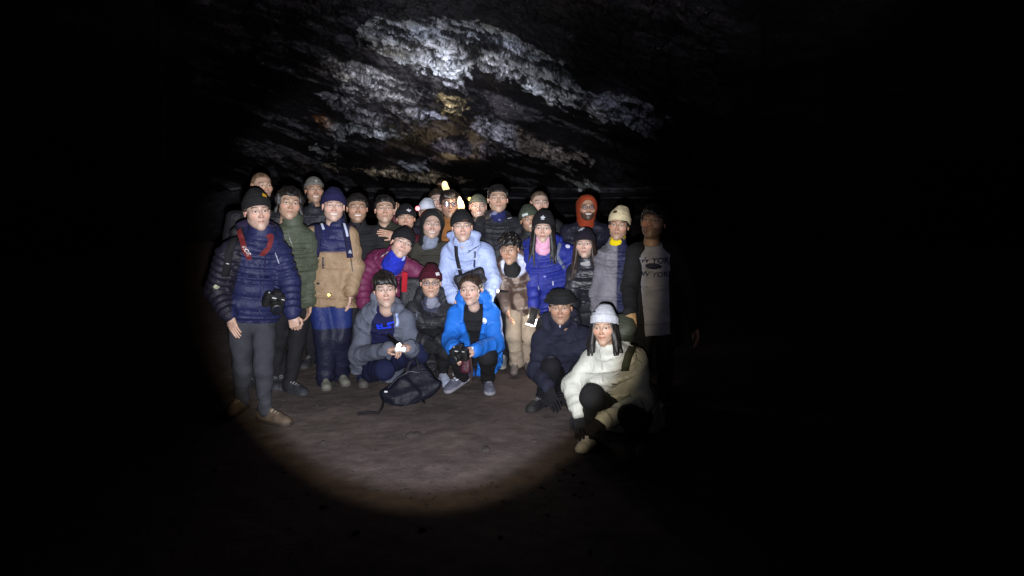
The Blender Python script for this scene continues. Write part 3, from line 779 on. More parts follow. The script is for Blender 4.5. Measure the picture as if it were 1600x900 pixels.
def decal(P, on, name, px, py, shape, col, roll=0.0, parent=None, mat='print', off=.003):
    """a mark printed or sewn on a garment: conforms to its surface"""
    b = P['bvh'](on); h = cast([b], px, py)
    if h is None: print('decal misses', name, px, py); return None
    c, n, _ = h; n = nrm(n)
    if n@(CAMP-c) < 0: n = -n
    up = np.array([0, 0, 1.0]); e1 = nrm(np.cross(up, n)); e2 = np.cross(n, e1)
    a = math.radians(roll); e1, e2 = e1*math.cos(a)+e2*math.sin(a), -e1*math.sin(a)+e2*math.cos(a)
    V2, F = shape; V = []
    for q in V2:
        p = c+e1*q[0]+e2*q[1]+n*.05
        r = b.ray_cast(Vector(p), Vector(-n), .12)
        V.append(np.array(r[0])+n*off if r[0] is not None else p-n*(.05-off))
    V = np.array(V); k = len(V)
    Vb = V-n*(off*1.6); Fa = [list(f) for f in F]                   # a thin body, not a sheet
    from collections import Counter
    ed = Counter(); 
    for f in F:
        for i in range(len(f)): ed[(f[i], f[(i+1) % len(f)])] += 1
    for (i, j) in list(ed):
        if (j, i) not in ed: Fa.append([j, i, i+k, j+k])
    o = mesh_obj(name, np.concatenate([V, Vb]), Fa, M[mat], parent or P['parts'][on], col=np.tile(col, (2*k, 1)), smooth=False, base=P['base'])
    return o
def strap(bvhs, path, width, off, thick=.004, n=26, depth=None):
    """flat webbing lying on the garment under the given sight lines"""
    p = np.asarray(path, float); t = np.linspace(0, 1, n); k = np.linspace(0, 1, len(p))
    C = []; Nn = []
    for a in t:
        h = cast(bvhs, np.interp(a, k, p[:, 0]), np.interp(a, k, p[:, 1]))
        if h is None: continue
        nn = nrm(h[1]); nn = nn if nn@(CAMP-h[0]) > 0 else -nn
        C.append(h[0]+nn*off); Nn.append(nn)
    if len(C) < 4: print('strap misses', path); return None
    C = np.array(C); Nn = np.array(Nn)
    for _ in range(3):
        C[1:-1] = (C[:-2]+C[1:-1]*2+C[2:])/4; Nn[1:-1] = (Nn[:-2]+Nn[1:-1]+Nn[2:])/3
    T = np.gradient(C, axis=0); V = []
    for i in range(len(C)):
        e = nrm(np.cross(nrm(T[i]), Nn[i])); nn = nrm(Nn[i])
        V += [C[i]-e*width/2-nn*thick, C[i]+e*width/2-nn*thick, C[i]+e*width/2+nn*thick, C[i]-e*width/2+nn*thick]
    F = [[i*4+k, i*4+(k+1) % 4, i*4+4+(k+1) % 4, i*4+4+k] for i in range(len(C)-1) for k in range(4)]+[[3, 2, 1, 0], [len(V)-4, len(V)-3, len(V)-2, len(V)-1]]
    return np.array(V), F

def bones_check(name, J, s):
    pass
SKIN = dict(fair=(.46, .315, .25), mid=(.43, .28, .20), tan=(.35, .215, .145), dark=(.29, .17, .11))
BLACK = np.array([.014, .014, .017])

def person(label, hd, hp, d=None, yaw=0, pitch=0, roll=0, fem=0, smile=0.0, jaw=0., nose=0., skin='mid', brow=(.02, .014, .010),
           iris=(.03, .017, .01), beard=None, hair=('short', 1, (.012, .010, .009)), hat=None, byaw=0.0, s=None, j=None,
           top=None, shirt=None, pants=None, shoes=None, hands=('relax', 'relax'), palms=(None, None), glove=(None, None), q=1, build=1.0, group=None, squint=None, gaiter=None, lockset=None):
    j = j or {}; J = {}
    hd = W(*hd); hs = hp*(np.linalg.norm(hd-CAMP)/FPX)/.23*.965
    H = hd[2]+.125*hs; s = s or max(.80, min(1.06, H/1.72))
    cy = math.atan2(hd[0], hd[1])*.8                                  # turned towards the photographer
    Rh = rotz(math.radians(yaw)-cy)@rotx(math.radians(pitch))@roty(math.radians(roll))
    def g(k, dflt): return W(*j[k]) if k in j else np.asarray(dflt, float)
    nk = g('nk', hd+np.array([0, .038, -.172])*hs)
    base_xy = None
    bl = rotz(math.radians(byaw)-cy*.6)@np.array([1., 0, 0])
    sa = g('sa', nk-bl*.180*s*build+np.array([0, .012, -.045*s])); sb = g('sb', nk+bl*.180*s*build+np.array([0, .012, -.045*s]))
    lat = nrm(sb-sa)
    pv = g('pv', (nk[0], nk[1]+.03, max(.53*H, gz(nk[0], nk[1])+.2)))
    up = nrm(nk-pv); fwd = nrm(np.cross(lat, up)); lat_h = nrm(lat*np.array([1, 1, .25]))
    lz = nrm(np.array([lat_h[0], lat_h[1], 0])); fz = np.array([lz[1], -lz[0], 0])
    hpa = pv-lz*.088*s-np.array([0, 0, .02]); hpb = pv+lz*.088*s-np.array([0, 0, .02])
    ga = gz(hpa[0], hpa[1])
    aa = g('aa', (hpa[0]-lz[0]*.02, hpa[1]+.01, ga+.085)); ab = g('ab', (hpb[0]+lz[0]*.02, hpb[1]+.01, gz(hpb[0], hpb[1])+.085))
    aa[2] = max(aa[2], gz(aa[0], aa[1])+.075); ab[2] = max(ab[2], gz(ab[0], ab[1])+.075)
    ka = g('ka', (hpa+aa)/2+fz*.03); kb = g('kb', (hpb+ab)/2+fz*.03)
    ea = g('ea', sa+np.array([-.06, .02, -.27])*s); eb = g('eb', sb+np.array([.06, .02, -.27])*s)
    wa = g('wa', ea+np.array([.0, -.06, -.235])*s); wb = g('wb', eb+np.array([-.0, -.06, -.235])*s)
    da = nrm(g('ha', wa+(wa-ea))-wa); db = nrm(g('hb', wb+(wb-eb))-wb)
    base = np.array([pv[0], pv[1], gz(pv[0], pv[1])])
    root = empty('person', base); tag(root, label, 'person', group)
    P = dict(root=root, base=base, parts={}, mesh={}, J=dict(hd=hd, nk=nk, sa=sa, sb=sb, pv=pv, ea=ea, eb=eb, wa=wa, wb=wb, da=da, db=db, fwd=fwd, lat=lat, up=up), Rh=Rh, hs=hs)
    _b = {}
    def bv(k):
        if k not in _b: _b[k] = bvh_of(*P['mesh'][k])
        return _b[k]
    P['bvh'] = bv
    def part(name, V, F, mat, col, parent=None, key=None):
        o = mesh_obj(name, V, F, M[mat] if isinstance(mat, str) else mat, parent or root, col=col, base=base)
        P['parts'][key or name] = o; P['mesh'][key or name] = (V, F); return o
    sk = np.asarray(SKIN[skin] if isinstance(skin, str) else skin, float)
    # ---- body: head, neck, trunk, limbs and hands in one mesh
    hh = .0043 if q else .0060
    HV, HF = head_tpl(fem, smile, jaw, nose, hh)
    hc = head_color(HV, sk, brow, smile, fem, beard)
    rv = np.random.RandomState(sum(map(ord, label))); fsc = np.array([rv.uniform(.93, 1.03), rv.uniform(.97, 1.02), rv.uniform(.93, 1.0)])
    toW = lambda V: hd+hs*((V*fsc)@Rh.T)
    pieces = [(toW(HV), HF, hc)]
    def body_sdf(Q):
        d = cone(Q, nk-up*.08, nk+up*.02, .045*s, .042*s)
        d = smin(d, cone(Q, pv, pv*.45+nk*.55, .080*s, .080*s), .06)
        d = smin(d, cone(Q, sa-up*.02, sb-up*.02, .034*s, .034*s), .04)
        for a, b, c_ in ((sa, ea, wa), (sb, eb, wb)):
            d = smin(d, cone(Q, a, b, .043*s, .036*s), .03); d = smin(d, cone(Q, b, c_, .036*s, .026*s), .03)
        for a, b, c_ in ((hpa, ka, aa), (hpb, kb, ab)):
            d = smin(d, cone(Q, a, b, .062*s, .045*s), .04); d = smin(d, cone(Q, b, c_, .045*s, .033*s), .03)
        return d
    pts = np.array([hd, nk, sa, sb, ea, eb, wa, wb, pv, ka, kb, aa, ab])
    BV, BF = surfnet(body_sdf, pts.min(0)-.16, pts.max(0)+.16, .034, 1)
    pieces.append((BV, BF, np.tile(sk, (len(BV), 1))))
    for si, (w_, dr, pose, pl, gl) in enumerate(((wa, da, hands[0], palms[0], glove[0]), (wb, db, hands[1], palms[1], glove[1]))):
        if pose is None: continue
        sgn = -1 if si == 0 else 1
        pn = np.asarray(pl if pl is not None else -sgn*lat, float); z_ = -dr; y_ = nrm(pn-z_*(pn@z_)); x_ = np.cross(y_, z_)
        # right hand is on the photograph's left: thumb side follows handedness
        th = np.cross(dr, pn)*(-1 if si == 0 else 1)
        if x_@th < 0: x_ = -x_
        V, F = hand_tpl(pose); R = np.stack([x_, y_, z_], 1); flip = np.linalg.det(R) < 0
        k = .98*s if gl is None else 1.10*s
        V = w_+dr*.012+(V*k)@R.T; F = F[:, ::-1] if flip else F
        if gl is None:
            hcl = np.tile(sk*np.array([1.02, .95, .92]), (len(V), 1)); pieces.append((V, F, hcl))
        else:
            part('glove', V, F, 'knit', np.tile(gl, (len(V), 1)), key='glove%d' % si)
        P['hand%d' % si] = (w_+dr*.085*s, R, dr)
    V, F, C = joinm(pieces); part('body', V, F, 'skin', C)
    # ---- eyes
    for sx in (-1, 1):
        V0, F0 = EYE; V, c = eye_mesh(V0, None, None, None, squint or (.95 if fem else .8)-.22*smile, np.asarray(iris)); V = V+np.array([sx*EX, 0, EY])
        part('eye', toW(V), F0, 'eye', c, P['parts']['body'], key='eye%d' % sx)
    # ---- hair and hat
    if hair:
        V, F = hair_tpl(hair[0], hair[1], .0065 if q else .0080, bool(hat)); ps = [(toW(V), F)]
        if lockset:
            for pths, r0 in lockset: ps += [(toW(v), f) for v, f in locks(pths, hair[1]+5, r0)]
        V, F, _ = joinm(ps)
        c = np.asarray(hair[2])*(1+.35*waves(V*np.array([1, 1, .3]), 160, 3, 6))[:, None]
        part('hair', V, F, 'hair', np.clip(c, .002, 1))
    if hat:
        V, F = hat_tpl(hat[0], .0066 if q else .0082); V2 = V.copy()
        ho = 1.0
        part({'hood': 'hood', 'bucket': 'bucket_hat'}.get(hat[0], 'beanie'), toW(V2), F, 'cloth' if hat[0] in ('hood', 'bucket') else 'knit', np.tile(hat[1], (len(V), 1)), key='hat')
    # ---- garments
    def stations(th, hem, bw=1.0):
        dn = nrm(pv-(pv*.5+nk*.5)); mid = pv*.5+nk*.5-fwd*.02
        L = [(pv-up*hem, lat_h, .182*s*build*bw+th, .128*s*build*bw+th), (pv+up*.02, lat_h, .172*s*build*bw+th, .125*s*build*bw+th), (mid, (lat+lat_h)/2, .155*s*build*bw+th, .115*s*build*bw+th),
             (pv*.25+nk*.75-fwd*.012, lat, .165*s*build+th, .118*s*build+th), (pv*.1+nk*.9, lat, .125*s*build+th, .085*s+th), (nk+up*.0, lat, .062*s+th, .062*s+th)]
        return L
    def torso(Q, L):
        best = None
        for i in range(len(L)-1):
            a, b = L[i][0], L[i+1][0]; ab_ = b-a; t = np.clip(((Q-a)@ab_)/(ab_@ab_+1e-9), 0, 1)
            c = a+t[:, None]*ab_; r = Q-c
            la = L[i][1][None]*(1-t)[:, None]+L[i+1][1][None]*t[:, None]; la /= np.linalg.norm(la, axis=1)[:, None]
            ax = nrm(ab_); fw = np.cross(la, ax); fw /= np.linalg.norm(fw, axis=1)[:, None]+1e-9
            u = (r*la).sum(1); v = (r*fw).sum(1); z = r@ax
            w_ = L[i][2]*(1-t)+L[i+1][2]*t; dd = L[i][3]*(1-t)+L[i+1][3]*t
            k = ((np.abs(u)/w_)**2.3+(np.abs(v)/dd)**2.3)**(1/2.3)
            dist = (k-1)*np.minimum(w_, dd); dist = np.where(np.abs(z) < 1e-5, dist, np.sqrt(np.maximum(dist, 0)**2+z*z)-.014)
            sn = (i+t)/(len(L)-1)
            if best is None: best = [dist, u, v, sn]
            else:
                m = dist < best[0]
                best = [np.where(m, x, y) for x, y in zip((dist, u, v, sn), best)]
        return best
    arclen = np.linalg.norm(nk-pv)+.05
    def make_top(T, name, key):
        th = T.get('th', .02); L = stations(th, T.get('hem', .07), T.get('bw', 1.0)); kind = T.get('kind', 'soft')
        ra, rb, rc = T.get('arm', (.068, .060, .050)); seed = T.get('seed', 1); noslv = T.get('sleeveless', False)
        pit = T.get('pitch', .062); amp = T.get('amp', .011); sd = sum(map(ord, label)) % 97+3
        def parts_(Q):
            d0, u, v, sn = torso(Q, L)
            d0 = smin(d0, cone(Q, sa*.86+sb*.14, sb*.86+sa*.14, .055*s+th*.7, .055*s+th*.7), .06)
            if T.get('collar'): d0 = smin(d0, cone(Q, nk-up*.03, nk+up*T['collar'], .080*s+th*.3, .066*hs+th*.4), .025)
            if T.get('hood'):
                hk = T['hood']; bk = -fwd
                hd_ = ell((Q-(nk+bk*.075+up*.03))@np.stack([lat, fwd, up], 1), (0, 0, 0), (.135*hk, .075*hk, .075*hk))
                hd_ = smin(hd_, smin(cone(Q, nk+lat*.11+up*.0+bk*.02, nk+lat*.05+fwd*.075-up*.055, .032*hk, .026*hk), cone(Q, nk-lat*.11+bk*.02, nk-lat*.05+fwd*.075-up*.055, .032*hk, .026*hk), .01), .03)
                d0 = smin(d0, hd_, .02)
            if kind == 'puffer': d0 = d0-amp*np.abs(np.sin(math.pi*sn*arclen/pit*1.1))**.55+amp*.5
            arms = []
            for a, b, c_ in ((sa, ea, wa), (sb, eb, wb)):
                e1 = cone(Q, a, b, ra*s, rb*s); e2 = cone(Q, b, c_, rb*s, rc*s)
                if kind == 'puffer':
                    l1 = np.linalg.norm(b-a); l2 = np.linalg.norm(c_-b)
                    e1 = e1-amp*np.abs(np.sin(math.pi*cone_t(Q, a, b)*l1/pit))**.55+amp*.4; e2 = e2-amp*np.abs(np.sin(math.pi*(.3+cone_t(Q, b, c_)*l2/pit)))**.55+amp*.4
                else:      # cloth gathers at the elbow and above the cuff
                    fo = T.get('fold', 1); x1 = nrm(c_-b); x0 = nrm(b-a)
                    tt = cone_t(Q, b, c_); e2 = e2+fo*(.0030+.0085*np.maximum(tt**2, (1-tt)**3))*(np.abs(waves(Q+np.outer(Q@x1, x1)*1.6, 27, sd, 7))-.6)
                    tt = cone_t(Q, a, b); e1 = e1+fo*(.0030+.0080*tt**3)*(np.abs(waves(Q+np.outer(Q@x0, x0)*1.2, 24, sd+1, 7))-.6)
                arms.append(smin(e1, e2, .03))
            return d0, arms, u, v, sn
        def f(Q):
            d0, arms, u, v, sn = parts_(Q)
            wr = np.abs(waves(Q*np.array([.8, .8, 1.5]), 21, sd+2, 7)); f_ = T.get('fold', 1)
            d0 = d0+f_*(.009*wr+.004*waves(Q, 48, sd+5, 7))-(.004*f_)
            if T.get('open') is not None:
                hw = np.interp(sn, T['open'][0], T['open'][1]); uc = T.get('uc', 0.0)
                d0 = smax(d0, np.where(v > -.02, hw-np.abs(u-uc), -.2), .012)
            d = d0
            if not noslv:
                for e in arms: d = smin(d, e+f_*.0035*waves(Q, 42, sd+7, 7), .035)
            else:
                for a, b in ((sa, ea), (sb, eb)): d = smax(d, -cone(Q, a+(b-a)*.15, b, .055*s, .055*s), .02)
            d = smax(d, -cone(Q, nk-up*.015+fwd*.006, nk+up*.14+(hd-nk)*.1, .048*s, .055*hs), .008)
            return d
        lo = pts[[1, 2, 3, 4, 5, 6, 7, 8]].min(0)-.24; hi = pts[[1, 2, 3, 4, 5, 6, 7, 8]].max(0)+.24
        V, F = surfnet(f, lo, hi, (.0115 if kind == 'puffer' else .0138) if q else .020, 1)
        d0, arms, u, v, sn = parts_(V); pa = np.argmin(np.stack([d0]+arms), 0)
        c = T['col']
        if callable(c): C = c(V, pa, sn, u, v, V)
        else: C = np.tile(np.asarray(c, float), (len(V), 1))
        if kind == 'puffer':
            pass; ph = np.where(pa == 0, np.abs(np.sin(math.pi*sn*arclen/pit*1.1)), 1.0); 
        o = part(name, V, F, T.get('mat', 'nylon'), C, key=key); return o
    if shirt:
        T = dict(th=.004, hem=.06, mat='cloth', arm=(.05, .045, .034), fold=.6); T.update(shirt); make_top(T, T.get('name', 'shirt'), 'shirt')
    if top: make_top(top, top.get('name', 'jacket'), 'top')
    # ---- trousers
    pt = dict(col=BLACK, mat='cloth', r=(.092, .068, .052)); pt.update(pants or {})
    r0, r1, r2 = [x*s for x in pt['r']]; sd2 = sum(map(ord, label)) % 89+2
    def pf(Q):
        d = ell((Q-pv)@np.stack([lz, fz, np.array([0, 0, 1.])], 1), (0, .0, .0), (.168*s*build, .122*s*build, .13*s))
        for h_, k_, a_ in ((hpa, ka, aa), (hpb, kb, ab)):
            t2 = cone_t(Q, k_, a_); x2 = nrm(a_-k_)
            e = smin(cone(Q, h_, k_, r0, r1), cone(Q, k_, a_-np.array([0, 0, .02]), r1, r2)+(.002+.010*t2**2)*(np.abs(waves(Q+np.outer(Q@x2, x2)*1.5, 26, sd2, 7))-.6), .03)
            d = smin(d, e, .025)
        return d+.0075*np.abs(waves(Q*np.array([1, 1, .7]), 24, sd2+1, 7))-.003+.0030*waves(Q, 55, sd2+3, 6)
    pp = np.array([pv, hpa, hpb, ka, kb, aa, ab]); V, F = surfnet(pf, pp.min(0)-.21, pp.max(0)+.21, .0165 if q else .024, 1)
    c = pt['col']; C = c(V) if callable(c) else np.tile(np.asarray(c, float), (len(V), 1))
    part('trousers', V, F, pt['mat'], C)
    # ---- shoes
    sh = dict(kind='sneaker', col=(.03, .03, .035), sole=(.05, .05, .05)); sh.update(shoes or {})
    V0, F0 = shoe_tpl(sh['kind'])
    for k, (a_, kk) in enumerate(((aa, 'ta'), (ab, 'tb'))):
        tip = W(*j[kk]) if kk in j else a_+fz*.2+lz*(-.05 if k == 0 else .05)
        dr = nrm((tip-a_)*np.array([1, 1, 0])); lift = max(0, a_[2]-.085-gz(a_[0], a_[1])); x_ = np.cross(dr, (0, 0, 1.)); 
        ang = min(.9, math.asin(min(.85, lift/.20))); upv = np.array([0, 0, 1.])*math.cos(ang)+dr*math.sin(ang); dd = dr*math.cos(ang)-np.array([0, 0, 1.])*math.sin(ang)
        R = np.stack([-x_, -dd, upv], 1)
        V = (V0*s*sh.get('k', 1.0)); org = a_-upv*.080*s
        Vw = org+V@R.T; low = gz(a_[0], a_[1])+.001-Vw[:, 2].min(); Vw[:, 2] += low if (low > 0 or lift < .02) else 0
        C = np.tile(np.asarray(sh['col'], float), (len(V0), 1)); C[V0[:, 2] < .028] = sh['sole']
        lace = (np.abs(V0[:, 0]) < .02) & (V0[:, 1] < -.02) & (V0[:, 1] > -.115) & (V0[:, 2] > .05); 
        C[lace] = np.where((np.sin(V0[lace, 1]*260) > .2)[:, None], np.asarray(sh.get('lace', (.3, .3, .3))), C[lace])
        part('shoe', Vw, F0, 'shoe', C, key='shoe%d' % k)
    # ---- neck gaiter / scarf
    if gaiter:
        gc = np.asarray(gaiter['col'], float); hi_ = gaiter.get('hi', .07); r = gaiter.get('r', .070)
        A = toW(np.array([0, .034, -.185])); B = toW(np.array([0, .034-hi_*.5, -.205+hi_])); Fb = toW(np.array([0, -.02, -.175]))
        def gf(Q):
            d = cone(Q, A, B, (r+.012)*hs, (r-.004)*hs)
            if hi_ > .07: d = smin(d, sph(Q, Fb, (r-.03)*hs), .05)
            return d+.005*np.abs(waves(Q+np.outer(Q@up, up)*1.6, 40, 3, 7))+.003*waves(Q, 90, 4, 6)
        V, F = surfnet(gf, A-.2, A+.2, .009, 1)
        if 'col2' in gaiter:
            mm = (waves(V, 55, 8, 6) > gaiter.get('mix', .3))[:, None]; C = np.where(mm, np.asarray(gaiter['col2']), gc)
        else: C = np.tile(gc, (len(V), 1))
        part('neck_gaiter', V, F, 'knit', C)
    P['joints'] = dict(sa=sa, sb=sb, ea=ea, eb=eb, wa=wa, wb=wb, pv=pv, nk=nk, hd=hd, ka=ka, kb=kb, aa=aa, ab=ab)
    if VERBOSE:
        ln = lambda a, b: round(float(np.linalg.norm(a-b)), 2)
        print('BONES', label[:34], 'H%.2f s%.2f hs%.2f' % (H, s, hs), 'arm', ln(sa, ea), ln(ea, wa), ln(sb, eb), ln(eb, wb), 'leg', ln(hpa, ka), ln(ka, aa), ln(hpb, kb), ln(kb, ab), 'torso', ln(pv, nk), 'sh', ln(sa, sb), 'neck', ln(nk, hd))
    return P
import os
VERBOSE = bool(os.environ.get("BONES"))

# ------------------------------------------------------------------ who stands where
GRP = 'people posing for the group picture'
def mixc(c, m, k, w=.010):
    """sew colour k into the colours c where the signed measure m is positive"""
    t = np.clip(m/w+.5, 0, 1)[:, None]; return c*(1-t)+np.asarray(k)*t
navy = lin(44, 46, 112); DKHAIR = (.010, .008, .007); BRHAIR = (.030, .018, .012)
def clocks(n, seed, x0, x1, zt, ze, **k): return fall(n, seed, x0, x1, k.get('y', -.02), zt, ze, k.get('sp', .03), k.get('fw', -.02))

# standing, left to right -------------------------------------------------
def c_s1(V, pa, sn, u, v, _):
    c = np.tile(lin(30, 34, 70), (len(V), 1))
    c = mixc(c, -.125-u+(V[:, 2]-1.1)*.1, lin(27, 25, 38)); c = mixc(c, V[:, 2]-1.37, lin(42, 36, 60), .02)
    return c
S1 = person('tall young person in quilted navy puffer jacket with a camera at the waist, leftmost',
    (402, 330, 4.75), 54, yaw=16, pitch=2, roll=-3, skin='fair', jaw=.6, nose=.5, smile=0, hair=('short', 3, BRHAIR), hat=('cuff', (.012, .012, .013)), group=GRP,
    byaw=14, j=dict(sa=(357, 392, 4.70), sb=(437, 390, 4.85), ea=(337, 455, 4.78), wa=(358, 492, 4.66), ha=(374, 535, 4.60), eb=(453, 443, 4.86), wb=(457, 490, 4.74), hb=(462, 520, 4.70),
           pv=(394, 492, 4.85), aa=(378, 640, 5.05), ab=(416, 652, 4.80), ka=(379, 575, 4.92), kb=(411, 578, 4.74), tb=(462, 668, 4.68), ta=(350, 650, 4.8)),
    hands=('point', 'fist'), palms=((.3, 1, .2), (0, 1, .1)),
    build=.88, top=dict(kind='puffer', col=c_s1, th=.024, arm=(.074, .066, .052), collar=.045, hood=1.0, hem=.02, pitch=.050, amp=.024, mat='nylon', fold=.35),
    pants=dict(col=lin(56, 57, 64), r=(.090, .068, .052)), shoes=dict(kind='boot', col=lin(92, 78, 66), sole=lin(60, 52, 46), lace=lin(150, 140, 125), k=1.18))
S2 = person('person with chin length dark hair in olive puffer jacket behind the camera carrier',
    (452, 318, 5.5), 49, yaw=10, roll=8, skin='mid', nose=.6, hair=('chin', 5, DKHAIR), group=GRP,
    j=dict(sa=(431, 368, 5.45), sb=(482, 372, 5.6), ab=(452, 600, 5.5), tb=(490, 622, 5.35), aa=(430, 598, 5.7), pv=(455, 470, 5.62), eb=(487, 425, 5.65), wb=(484, 470, 5.6)), hands=('relax', 'relax'),
    top=dict(kind='puffer', col=lin(70, 76, 62), th=.026, arm=(.074, .066, .052), collar=.06, hem=.02, pitch=.052, amp=.019, fold=.35), shoes=dict(kind='sneaker', col=(.03, .03, .04), sole=(.04, .04, .05), k=1.05))
def c_s3(V, pa, sn, u, v, _):
    c = np.tile(lin(142, 118, 92), (len(V), 1)); c = mixc(c, np.minimum(V[:, 2]-1.125, .135-np.abs(u+.01)), lin(32, 34, 74), .012)
    return mixc(c, V[:, 2]-1.345+.10*np.abs(u), lin(24, 25, 56), .015)
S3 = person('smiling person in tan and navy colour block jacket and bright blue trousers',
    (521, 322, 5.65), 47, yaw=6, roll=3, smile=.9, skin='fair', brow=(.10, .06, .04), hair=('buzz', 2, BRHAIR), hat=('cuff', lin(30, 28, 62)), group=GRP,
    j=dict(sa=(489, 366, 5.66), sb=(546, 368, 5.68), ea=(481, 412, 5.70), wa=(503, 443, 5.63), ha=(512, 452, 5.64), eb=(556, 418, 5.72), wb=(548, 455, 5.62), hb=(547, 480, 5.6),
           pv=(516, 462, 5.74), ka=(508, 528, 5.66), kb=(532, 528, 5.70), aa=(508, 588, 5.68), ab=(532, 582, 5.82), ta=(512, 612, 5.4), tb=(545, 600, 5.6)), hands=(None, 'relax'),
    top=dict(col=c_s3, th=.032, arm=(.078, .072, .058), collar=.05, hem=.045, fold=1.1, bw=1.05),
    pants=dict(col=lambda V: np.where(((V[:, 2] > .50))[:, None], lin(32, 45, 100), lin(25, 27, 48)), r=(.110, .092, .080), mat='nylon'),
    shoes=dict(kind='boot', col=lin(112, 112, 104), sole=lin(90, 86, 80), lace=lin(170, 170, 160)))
S4 = person('bending person in maroon puffer jacket and black beanie with a bright blue neck gaiter',
    (628, 381, 5.72), 47, yaw=14, roll=24, pitch=-4, skin='fair', hair=('short', 2, DKHAIR), hat=('beanie', (.010, .010, .012)), group=GRP,
    j=dict(nk=(616, 403, 5.80), sa=(588, 402, 5.92), sb=(648, 420, 5.82), ea=(566, 440, 5.80), wa=(568, 474, 5.72), ha=(566, 490, 5.66), eb=(665, 455, 5.90), wb=(660, 495, 6.0), pv=(600, 462, 6.28)),
    hands=('hold', 'hold'), palms=((.3, .3, -1), None), glove=((.012, .012, .016), (.012, .012, .016)),
    top=dict(kind='puffer', col=lin(96, 34, 66), th=.034, arm=(.084, .080, .066), collar=.05, hem=.06, pitch=.055, amp=.016, fold=.5), gaiter=dict(col=lin(34, 46, 160), col2=lin(168, 176, 216), hi=.085, r=.078, mix=.75))
S5 = person('smiling person in dark olive jumper with black hood up and pale grey gaiter',
    (675, 351, 6.40), 44, yaw=4, roll=6, smile=.8, skin='fair', brow=(.08, .05, .03), hair=None, hat=('hood', (.012, .012, .013)), group=GRP,
    top=dict(col=lin(56, 54, 48), th=.022, mat='knit', name='jumper'), gaiter=dict(col=lin(126, 132, 150), hi=.075))
S6 = person('person in pale blue hooded jacket and black beanie leaning forward in the centre',
    (722, 354, 5.72), 48, yaw=3, roll=-3, smile=.5, skin='fair', hair=('short', 6, BRHAIR), hat=('beanie', (.012, .012, .014)), group=GRP,
    j=dict(nk=(725, 384, 5.79), sa=(702, 393, 5.88), sb=(759, 393, 5.88), ea=(695, 438, 5.82), wa=(708, 466, 5.72), eb=(770, 438, 5.80), wb=(762, 466, 5.66), pv=(736, 462, 6.16), ab=(788, 552, 6.30), tb=(780, 570, 6.05)),
    top=dict(col=lin(152, 165, 204), th=.030, arm=(.082, .076, .060), collar=.03, hood=1.05, hem=.05, fold=1.2), shirt=None, shoes=dict(col=lin(110, 112, 116), sole=lin(150, 146, 136), lace=lin(190, 190, 190)))
def c_s7(V, pa, sn, u, v, _):
    n = waves(V, 22, 5, 8); c = np.where((n > .15)[:, None], lin(66, 52, 48), lin(88, 74, 68)); c[n > 1.0] = lin(120, 106, 98)
    return mixc(c, .108-np.linalg.norm((V-W(803, 415, 5.84))*np.array([1, 1, 1.0]), axis=1)-.03*(V[:, 1] > 5.9), lin(176, 180, 200))
S7 = person('curly haired person in shiny mottled brown jacket with pale hood and beige trousers',
    (796, 390, 5.75), 44, yaw=-8, roll=-5, pitch=4, skin='tan', jaw=.3, nose=.6, hair=('curly', 3, DKHAIR), group=GRP,
    j=dict(nk=(803, 415, 5.84), sa=(783, 428, 5.90), sb=(836, 426, 5.90), ea=(786, 460, 5.86), wa=(791, 482, 5.72), ha=(799, 510, 5.66), eb=(840, 460, 5.95), wb=(838, 485, 5.9), pv=(815, 470, 6.08),
           ka=(803, 524, 5.94), aa=(806, 562, 6.02), ta=(800, 592, 5.8), kb=(826, 524, 6.04), ab=(822, 560, 6.14)), hands=('relax', None), palms=((1, .3, 0), None),
    top=dict(kind='puffer', col=c_s7, th=.024, arm=(.072, .064, .050), hem=.05, pitch=.05, amp=.005, mat='leather', fold=1.3, hood=.9),
    pants=dict(col=lin(150, 136, 120), r=(.098, .084, .072)), shoes=dict(col=lin(96, 88, 84), sole=lin(70, 64, 60), lace=lin(170, 165, 160)), gaiter=dict(col=(.012, .012, .013), hi=.06, r=.066))
S8 = person('long haired person in royal blue quilted jacket with pink gaiter over the chin',
    (849, 357, 5.80), 46, yaw=-4, fem=1, skin='fair', hair=('long', 4, DKHAIR), hat=('slouch', (.012, .011, .013)), group=GRP,
    j=dict(sa=(830, 396, 5.86), sb=(890, 394, 5.86), ea=(833, 440, 5.88), wa=(834, 478, 5.78), ha=(831, 500, 5.72), eb=(896, 440, 5.86), wb=(880, 475, 5.75), pv=(862, 470, 6.0)), hands=('hold', 'relax'), palms=((.9, -.5, 0), None),
    top=dict(kind='puffer', col=lin(30, 40, 120), th=.034, arm=(.078, .068, .052), collar=.04, hood=1.2, hem=.05, pitch=.085, amp=.013, fold=.8), gaiter=dict(col=lin(214, 156, 182), hi=.105, r=.074))
S9 = person('long brown haired person in glossy black puffer jacket and dark beanie',
    (914, 381, 5.55), 44, yaw=-8, roll=-3, fem=1, skin='fair', hair=('long', 6, BRHAIR), hat=('beanie', lin(28, 24, 34)), group=GRP,
    j=dict(nk=(917, 412, 5.61), sa=(896, 426, 5.64), sb=(948, 424, 5.64), eb=(958, 470, 5.62), wb=(940, 500, 5.5), ea=(893, 475, 5.6), wa=(900, 505, 5.5), pv=(922, 505, 5.82), ka=(908, 540, 5.5), kb=(945, 540, 5.52), aa=(905, 600, 5.75), ab=(940, 600, 5.75)),
    top=dict(kind='puffer', col=(.016, .016, .022), th=.030, arm=(.076, .068, .054), collar=.03, hem=.04, pitch=.07, amp=.010, mat='leather', fold=.8), gaiter=dict(col=lin(150, 148, 150), hi=.03, r=.060))
